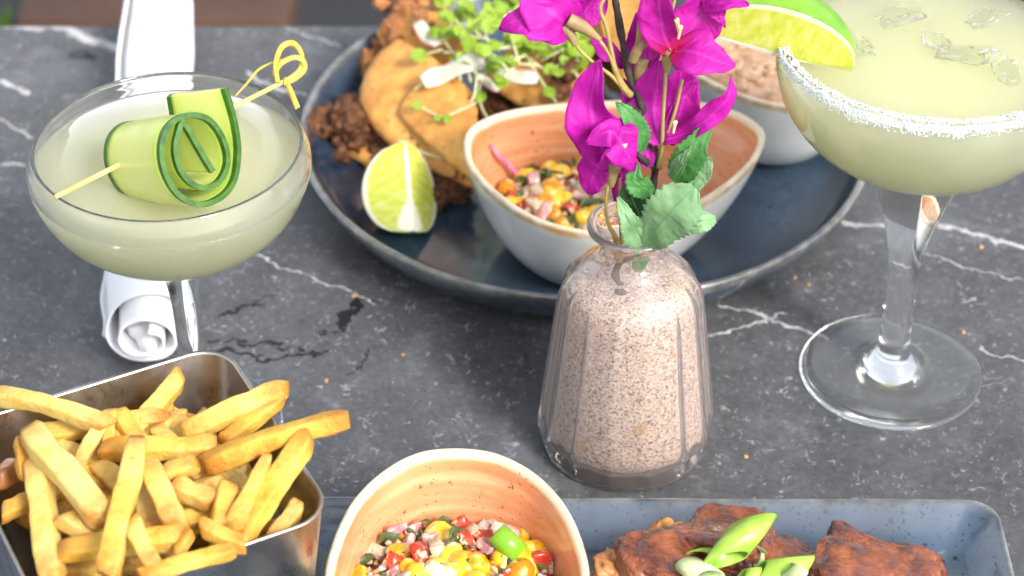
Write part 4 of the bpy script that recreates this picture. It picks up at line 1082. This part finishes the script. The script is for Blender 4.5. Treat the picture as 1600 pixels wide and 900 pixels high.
gleaf([(5.87,-11.00,13.68), (6.06,-11.30,14.40), (6.32,-11.40,14.87), (6.56,-11.40,15.27)], [0.0976, 0.244, 0.244, 0.146, 0.0244], [0.0976, 0.244, 0.22, 0.122, 0.0244], LEAFP, seed=33, nrm=(-.5, -.7, .4))
gleaf([(6.71,-10.50,12.74), (6.98,-10.50,13.21), (7.24,-10.50,13.74), (7.42,-10.40,14.19)], [0.122, 0.341, 0.39, 0.244, 0.0244], [0.122, 0.341, 0.341, 0.195, 0.0244], LEAFP, seed=34)
gleaf([(5.33,-11.00,12.98), (4.89,-11.30,13.36), (4.56,-11.40,13.84), (4.69,-11.20,14.42)], [0.0976, 0.39, 0.439, 0.293, 0.0244], [0.0976, 0.39, 0.488, 0.341, 0.0244], LEAFG, seed=35)
gleaf([(4.84,-10.90,11.78), (4.61,-11.20,12.53), (4.43,-11.20,13.06), (4.40,-11.00,13.39)], [0.146, 0.439, 0.488, 0.341, 0.0732], [0.146, 0.488, 0.585, 0.39, 0.0732], LEAFD, seed=36)
gleaf([(4.94,-11.60,10.85), (5.48,-12.20,12.31), (6.04,-12.50,13.40), (6.72,-12.30,14.12)], [0.39, 0.78, 1.07, 1.07, 0.244], [0.293, 0.683, 0.976, 0.878, 0.195], LEAFP, seed=37, cup=.10, label='large frosted pale green lobed leaf at the vase mouth')
gleaf([(4.94,-11.55,10.82), (4.61,-11.90,11.79), (4.29,-12.00,12.57), (3.94,-11.80,13.31)], [0.244, 0.39, 0.39, 0.244, 0.0488], [0.293, 0.585, 0.488, 0.293, 0.0488], LEAFP, seed=38, cup=.10)
gleaf([(5.99,-12.00,11.87), (6.56,-12.20,12.31), (7.02,-12.20,12.51), (7.61,-12.00,12.46)], [0.195, 0.293, 0.439, 0.439, 0.146], [0.195, 0.244, 0.341, 0.341, 0.122], LEAFP, seed=39, cup=.12)
gleaf([(5.03,-10.80,10.08), (4.94,-11.10,10.00), (4.85,-11.20,9.77), (4.81,-11.20,9.40)], [0.146, 0.293, 0.293, 0.244, 0.0976], [0.146, 0.293, 0.293, 0.244, 0.0976], LEAFG, seed=40)

# ================================================================== rectangular tray
def tray():
    x0, x1, y0, y1 = -24.0, 18.75, -33.0, -15.75
    V, F, gl = [], [], []
    def ring(ins, z, rad, g):
        for cx, cy, a0 in ((x1-rad-ins, y1-rad-ins, 0), (x0+rad+ins, y1-rad-ins, 90), (x0+rad+ins, y0+rad+ins, 180), (x1-rad-ins, y0+rad+ins, 270)):
            for k in range(9):
                a = R(a0+90*k/8); V.append((cx+rad*math.cos(a), cy+rad*math.sin(a), z)); gl.append(g)
    spec = [(1.6, 0, .7, 0), (1.2, .06, .8, 0), (.35, 1.2, 1.1, 0), (.04, 1.72, 1.3, .5), (0, 1.82, 1.3, 1), (.06, 1.92, 1.25, 1), (.17, 1.95, 1.15, .9), (.30, 1.88, 1.0, .35),
            (.55, 1.62, .9, 0), (1.0, 1.18, .75, 0), (1.5, .90, .6, 0), (2.1, .78, .5, 0), (3.2, .74, .4, 0)]
    for s_ in spec: ring(*s_)
    n = 36
    for k in range(len(spec)-1):
        for i in range(n):
            j = (i+1) % n; F.append((k*n+i, k*n+j, (k+1)*n+j, (k+1)*n+i))
    F.append(tuple((len(spec)-1)*n+i for i in range(n))); F.append(tuple(range(n))[::-1])
    o = obj('rectangular_tray', (V, F), TRAY, attr={'glaze': gl})
    o.rotation_euler = (0, 0, R(-.35))
    tag(o, 'rectangular blue speckled stoneware tray under fries, salad bowl and ribs', 'tray')
tray()

# ================================================================== steel tin and fries
TC = Vector((-12.85, -22.7, 0)); TA = math.atan2(-24.55+15.24, -6.03+10.82)   # direction of the right hand side
def tin():
    ex = Vector((math.cos(TA), math.sin(TA), 0)); ey = Vector((-ex.y, ex.x, 0))
    def ring(h, z, rad):
        out = []
        for sx, sy, a0 in ((1, 1, 0), (-1, 1, 90), (-1, -1, 180), (1, -1, 270)):
            for k in range(9):
                a = R(a0+90*k/8); x = sx*(h-rad)+rad*math.cos(a); y = sy*(h-rad)+rad*math.sin(a)
                out.append(tuple(TC+ex*x+ey*y+Vector((0, 0, z))))
        return out
    V, F = [], []; spec = [(4.0, .80, .9), (4.15, .84, 1.0), (4.3, 1.1, 1.1), (5.12, 9.42, 1.35), (5.17, 9.52, 1.38), (5.16, 9.58, 1.38), (5.06, 9.58, 1.30), (5.02, 9.50, 1.27), (4.2, 1.2, 1.0), (4.0, .95, .9)]
    for s_ in spec: V += ring(*s_)
    n = 36
    for k in range(len(spec)-1):
        for i in range(n):
            j = (i+1) % n; F.append((k*n+i, k*n+j, (k+1)*n+j, (k+1)*n+i))
    F.append(tuple((len(spec)-1)*n+i for i in range(n))); F.append(tuple(range(n))[::-1])
    o = obj('steel_tin', (V, F), STEEL); tag(o, 'square brushed steel tin full of french fries', 'tin')
tin()
def fry_geo(a, b, w_, seed, bend=.0, taper=.0):
    a, b = Vector(a), Vector(b); d = b-a; L = d.length; t = d/L; rng = random.Random(seed)
    s_ = t.cross(Vector((0, 0, 1))); s_ = s_.normalized() if s_.length > .1 else Vector((1, 0, 0)); n_ = s_.cross(t).normalized()
    rl = rng.uniform(-.5, .5); sl0, sl1, sl2, sl3 = [rng.uniform(-.7, .7) for _ in range(4)]; u = s_*math.cos(rl)+n_*math.sin(rl); v = t.cross(u)
    V, F, tip = [], [], []; nl, ns = 20, 16
    for i in range(nl):
        k = i/(nl-1); e = min(k, 1-k)*L
        cap = .80+.20*min(1, e/.16)
        w2 = w_*cap*(1-taper*k)*(1+.10*noise.noise(Vector((k*3, seed, 0))))
        kk = k+(0 if 0 < i < nl-1 else 0); c = a+d*kk+n_*(bend*math.sin(k*PI)*L*.06)+u*(.10*noise.noise(Vector((k*2, seed*1.7, 4))))
        for j in range(ns):
            q = 2*PI*(j+.5)/ns; x, y = math.cos(q), math.sin(q)
            x = math.copysign(abs(x)**.30, x); y = math.copysign(abs(y)**.30, y)
            p = c+u*(x*w2)+v*(y*w2*.92)+t*((sl0*(1-k)**3+sl1*k**3)*x*w2+(sl2*(1-k)**3+sl3*k**3)*y*w2)
            p = p+(u*x+v*y)*(.055*noise.noise(p*1.3+Vector((seed, 0, 0)))+.025*noise.noise(p*4))
            V.append(tuple(p)); tip.append(max(max(0, 1-e/1.3)*.95, .75*max(0, 1-abs(abs(math.cos(q))-abs(math.sin(q)))*2.2)*max(0, .3+1.6*noise.noise(p*.8+Vector((0, seed, 0))))))
    for i in range(nl-1):
        for j in range(ns):
            q = (j+1) % ns; F.append((i*ns+j, i*ns+q, (i+1)*ns+q, (i+1)*ns+j))
    F.append(tuple(range(ns))[::-1]); F.append(tuple((nl-1)*ns+j for j in range(ns)))
    return V, F, tip
FG = 'french fries in the steel tin'
def fry(a, b, w_, label, m=None, seed=None, bend=0, taper=0):
    fry.n += 1
    V, F, tip = fry_geo(a, b, w_*.80, fry.n*1.31, bend, taper)
    o = obj('french_fry', (V, F), m or FRY, attr={'tip': tip}); tag(o, label, 'french fry', FG)
fry.n = 0
fry((-18.58,-18.89,9.60), (-13.98,-21.47,10.40), .40, 'long pale fry crossing the far left rim of the tin', bend=1)
fry((-16.61,-21.84,10.60), (-13.45,-26.31,10.60), .56, 'thick fry slanting down on the left of the heap', bend=.3)
fry((-12.67,-23.12,11.20), (-12.91,-29.13,10.80), .44, 'long upright fry in the middle foreground of the heap', taper=-.1)
fry((-16.29,-22.81,10.00), (-14.95,-27.86,9.40), .50, 'broad upright fry at the left front of the heap')
fry((-16.99,-21.85,10.20), (-16.60,-23.35,9.60), .28, 'narrow fry tip standing at the far left of the heap')
fry((-14.17,-22.11,9.90), (-10.24,-22.02,10.00), .46, 'blunt fry lying level across the centre of the heap')
fry((-15.00,-22.63,9.60), (-13.97,-20.84,10.50), .32, 'fry with a dark brown skin edge at upper left', taper=.1)
fry((-13.76,-20.54,10.30), (-13.01,-21.53,9.80), .42, 'stubby pale fry beside the dark edged one')
fry((-14.01,-21.98,9.90), (-13.83,-20.83,10.60), .22, 'thin fry sliver leaning against the dark edged one')
fry((-12.92,-18.20,8.60), (-11.31,-18.80,8.20), .30, 'short fry end by the far wall of the tin', taper=.1)
fry((-12.48,-18.46,9.00), (-12.22,-20.16,8.60), .32, 'small pointed fry tip near the far wall')
fry((-11.50,-20.89,9.60), (-8.01,-19.58,10.60), .46, 'long browned fry reaching over the right rim, uppermost')
fry((-10.13,-21.03,9.30), (-8.21,-19.66,10.20), .38, 'fry tucked under the uppermost browned one')
fry((-10.53,-23.01,10.00), (-5.58,-21.93,11.20), .52, 'longest fry sticking out to the right beyond the tin', taper=.15, bend=.6)
fry((-9.10,-26.09,9.40), (-6.93,-22.50,11.00), .46, 'long fry standing at the right of the heap')
fry((-9.20,-25.98,10.00), (-8.26,-23.45,10.80), .40, 'pointed fry left of the long right hand one', taper=.35)
fry((-12.17,-23.81,10.60), (-11.06,-26.19,10.20), .50, 'thick short fry in the centre of the heap')
fry((-11.74,-23.91,10.40), (-10.69,-23.48,10.60), .36, 'square ended stub below the level fry')
fry((-11.47,-24.20,10.20), (-9.86,-24.87,10.00), .44, 'pale blunt fry right of centre')
fry((-9.56,-24.26,10.20), (-9.71,-25.98,10.00), .40, 'short upright fry right of centre')
fry((-12.44,-26.53,10.80), (-11.54,-28.32,10.40), .38, 'short fry slanting at the front middle')
fry((-11.99,-28.52,10.20), (-9.01,-27.34,10.20), .32, 'thin fry along the near rim of the tin', bend=.3)
fry((-10.24,-26.57,10.50), (-8.76,-27.00,10.10), .36, 'knobbly fry end near the front rim')
fry((-14.86,-26.97,9.90), (-10.74,-26.31,9.90), .44, 'long fry lying low behind the front upright one')
fry((-15.03,-25.55,10.00), (-13.72,-26.26,9.80), .42, 'golden fry wedge left of the front upright one')
fry((-10.57,-26.50,10.20), (-10.98,-27.15,9.90), .26, 'small fry tip near the front rim')
fry((-7.30,-24.13,9.20), (-8.03,-25.25,8.60), .36, 'square cut fry alone at the right corner of the tin')
fry((-17.28,-24.42,9.00), (-16.54,-23.66,9.00), .36, 'short fry end at the left edge of the picture')
fry((-17.98,-22.25,8.60), (-17.19,-21.38,8.60), .50, 'dark brown overcooked fry at the left edge', FRYD)
fry((-14.34,-22.37,9.60), (-13.09,-23.64,9.40), .44, 'fry lying under the level one')
fry((-12.71,-23.35,9.60), (-11.95,-25.57,9.20), .46, 'orange fry behind the central short one')
fry((-11.27,-20.62,9.00), (-8.57,-23.48,8.60), .42, 'fry lying under the longest one')
fry((-15.45,-23.34,9.00), (-13.92,-24.23,9.00), .44, 'fry half hidden by the slanting left one')
ex = Vector((math.cos(TA), math.sin(TA), 0)); ey = Vector((-ex.y, ex.x, 0)); rng = random.Random(41)
for k in range(76):
    z = 5.6+3.9*(k/75)
    lim = 3.2+.06*z
    c = TC+ex*rng.uniform(-lim+.6, lim-.6)+ey*rng.uniform(-lim+.6, lim-.6)
    a = rng.uniform(0, PI); d = ex*math.cos(a)+ey*math.sin(a); L = rng.uniform(1.4, 2.6)
    def cl_(p):
        q = p-TC; x = max(-lim, min(lim, q.dot(ex))); y = max(-lim, min(lim, q.dot(ey))); return TC+ex*x+ey*y
    p0, p1 = cl_(c-d*L), cl_(c+d*L); dz = rng.uniform(-.35, .35)
    if (p1-p0).length < 1.0: continue
    p0.z = z-dz; p1.z = z+dz
    fry(p0, p1, rng.uniform(.38, .48), 'golden fry deep in the heap, mostly covered by others', FRY)

# ================================================================== ribs and scallions
def rib_piece(gs, label, fibres=()):
    g = join(*gs); t_ = thing('rib_piece', base_of(g[0]), label, 'ribs', 'glazed ribs on the tray')
    obj('glazed_crust', g, RIB, t_)
    if fibres: obj('cut_meat', join(*fibres), RIBC, t_)
rib_piece([blob((6.76,-20.42,2.40), (2.9, 1.7, 1.35), (.15, .25, .35), 6, .55, .32, 1.3, 3, .07, 5)],
          'leftmost glazed rib with its cut end facing left',
          [blob((4.21,-20.85,2.30), (1.3, 1.1, 1.1), (.2, .2, .2), 5, .75, .5, 1.8, 5, .25, 5), blob((5.80,-18.92,2.80), (.7, .5, .6), (0, 0, .5), 4, .8, .5, 1.6, 8, .2, 5), blob((4.73,-19.34,2.80), (.8, .25, .3), (0, .3, .5), 4, .8, .4, 1.6, 9, .2, 5)])
rib_piece([blob((8.09,-19.85,2.70), (1.75, 1.4, 1.6), (.1, -.25, -.5), 6, .55, .32, 1.2, 12, .07, 5), blob((10.03,-20.25,2.20), (1.6, 1.3, 1.1), (.1, .3, -.6), 6, .6, .32, 1.3, 15, .07, 5)],
          'tallest glazed rib under the scallions')
rib_piece([blob((13.26,-21.02,2.30), (2.5, 1.9, 1.45), (.1, .2, -.25), 6, .55, .32, 1.2, 21, .07, 5)], 'dark shiny glazed rib at the right of the tray')

def scallion(a, b, r, label, m=SCAL, slant=.8, open_=2*PI, rot=0):
    """slanting cut ring or curl of scallion"""
    a, b = Vector(a), Vector(b); ax = (b-a); L = ax.length; ax.normalize(); u = ax.orthogonal().normalized(); u = Quaternion(ax, rot) @ u; v = ax.cross(u)
    V, F = [], []; n = 28; wl = .07
    for (f, rr) in ((0, r-wl), (0, r), (.5, r*1.05), (1, r), (1, r-wl), (.5, r*1.05-wl)):
        for i in range(n):
            q = open_*i/(n-1); rad = rr*(1+.06*noise.noise(Vector((q, f*2, r*30))))
            V.append(tuple(a+ax*(L*f+slant*r*math.cos(q))+u*(rad*math.cos(q))+v*(rad*.72*math.sin(q))))
    for k in range(6):
        k2 = (k+1) % 6
        for i in range(n-1): F.append((k*n+i, k*n+i+1, k2*n+i+1, k2*n+i))
    tag(obj('scallion_slice', (V, F), m), label, 'scallion', 'scallion slices on the ribs')
scallion((7.65,-21.86,4.40), (8.74,-20.49,5.00), .62, 'big slanted bright green scallion slice standing on the ribs', slant=1.1, rot=.6)
scallion((7.12,-22.47,4.10), (6.42,-21.82,4.10), .55, 'pale scallion ring at the left of the rib topping', SCALP, slant=.5, rot=1)
scallion((6.77,-21.05,3.80), (7.29,-20.85,3.80), .36, 'small yellow green scallion scrap left of the big slice', slant=1.0, rot=2)
scallion((8.77,-21.36,4.10), (9.29,-21.82,4.10), .45, 'open scallion curl just right of the big slice', SCALP, slant=1.2, open_=4.2, rot=2.4)
scallion((8.74,-22.34,4.10), (10.49,-22.08,4.10), .55, 'long bright scallion tube at the lower right of the topping', slant=.8, rot=.3)
scallion((9.81,-22.36,4.50), (10.28,-22.75,4.50), .42, 'pale scallion ring on top of the long tube', SCALP, slant=.8, rot=1.2)
scallion((8.03,-22.63,4.00), (8.61,-22.53,4.00), .50, 'scallion slice cut off by the bottom edge of the picture', slant=.8, rot=.3)

# ================================================================== crumbs
rng = random.Random(77)
for p, s_, lab in [((9.53,-11.36,0.00), .11, 'right of the vase'), ((21.45,2.98,0.00), .13, 'by the right vein behind the margarita'), ((12.72,0.71,0.00), .09, 'left of the margarita stem'), ((13.27,0.19,0.00), .09, 'just left of the margarita foot'),
                   ((-7.03,-0.65,0.00), .12, 'in front of the round plate'), ((-7.88,-6.52,0.00), .10, 'in the middle of the table'), ((19.67,-3.21,0.00), .10, 'right of the margarita foot'), ((-4.69,-4.75,0.00), .08, 'near the dark crack'), ((-8.90,0.38,0.00), .07, 'left of the round plate front')]:
    g = blob((p[0], p[1], s_*.5), (s_, s_*.75, s_*.5), (0, 0, rng.uniform(0, 3)), 2, .8, .4, 1.5, s_*100)
    tag(obj('crumb', g, CRUMB), 'tiny golden crumb on the table '+lab, 'crumb', 'crumbs on the table')
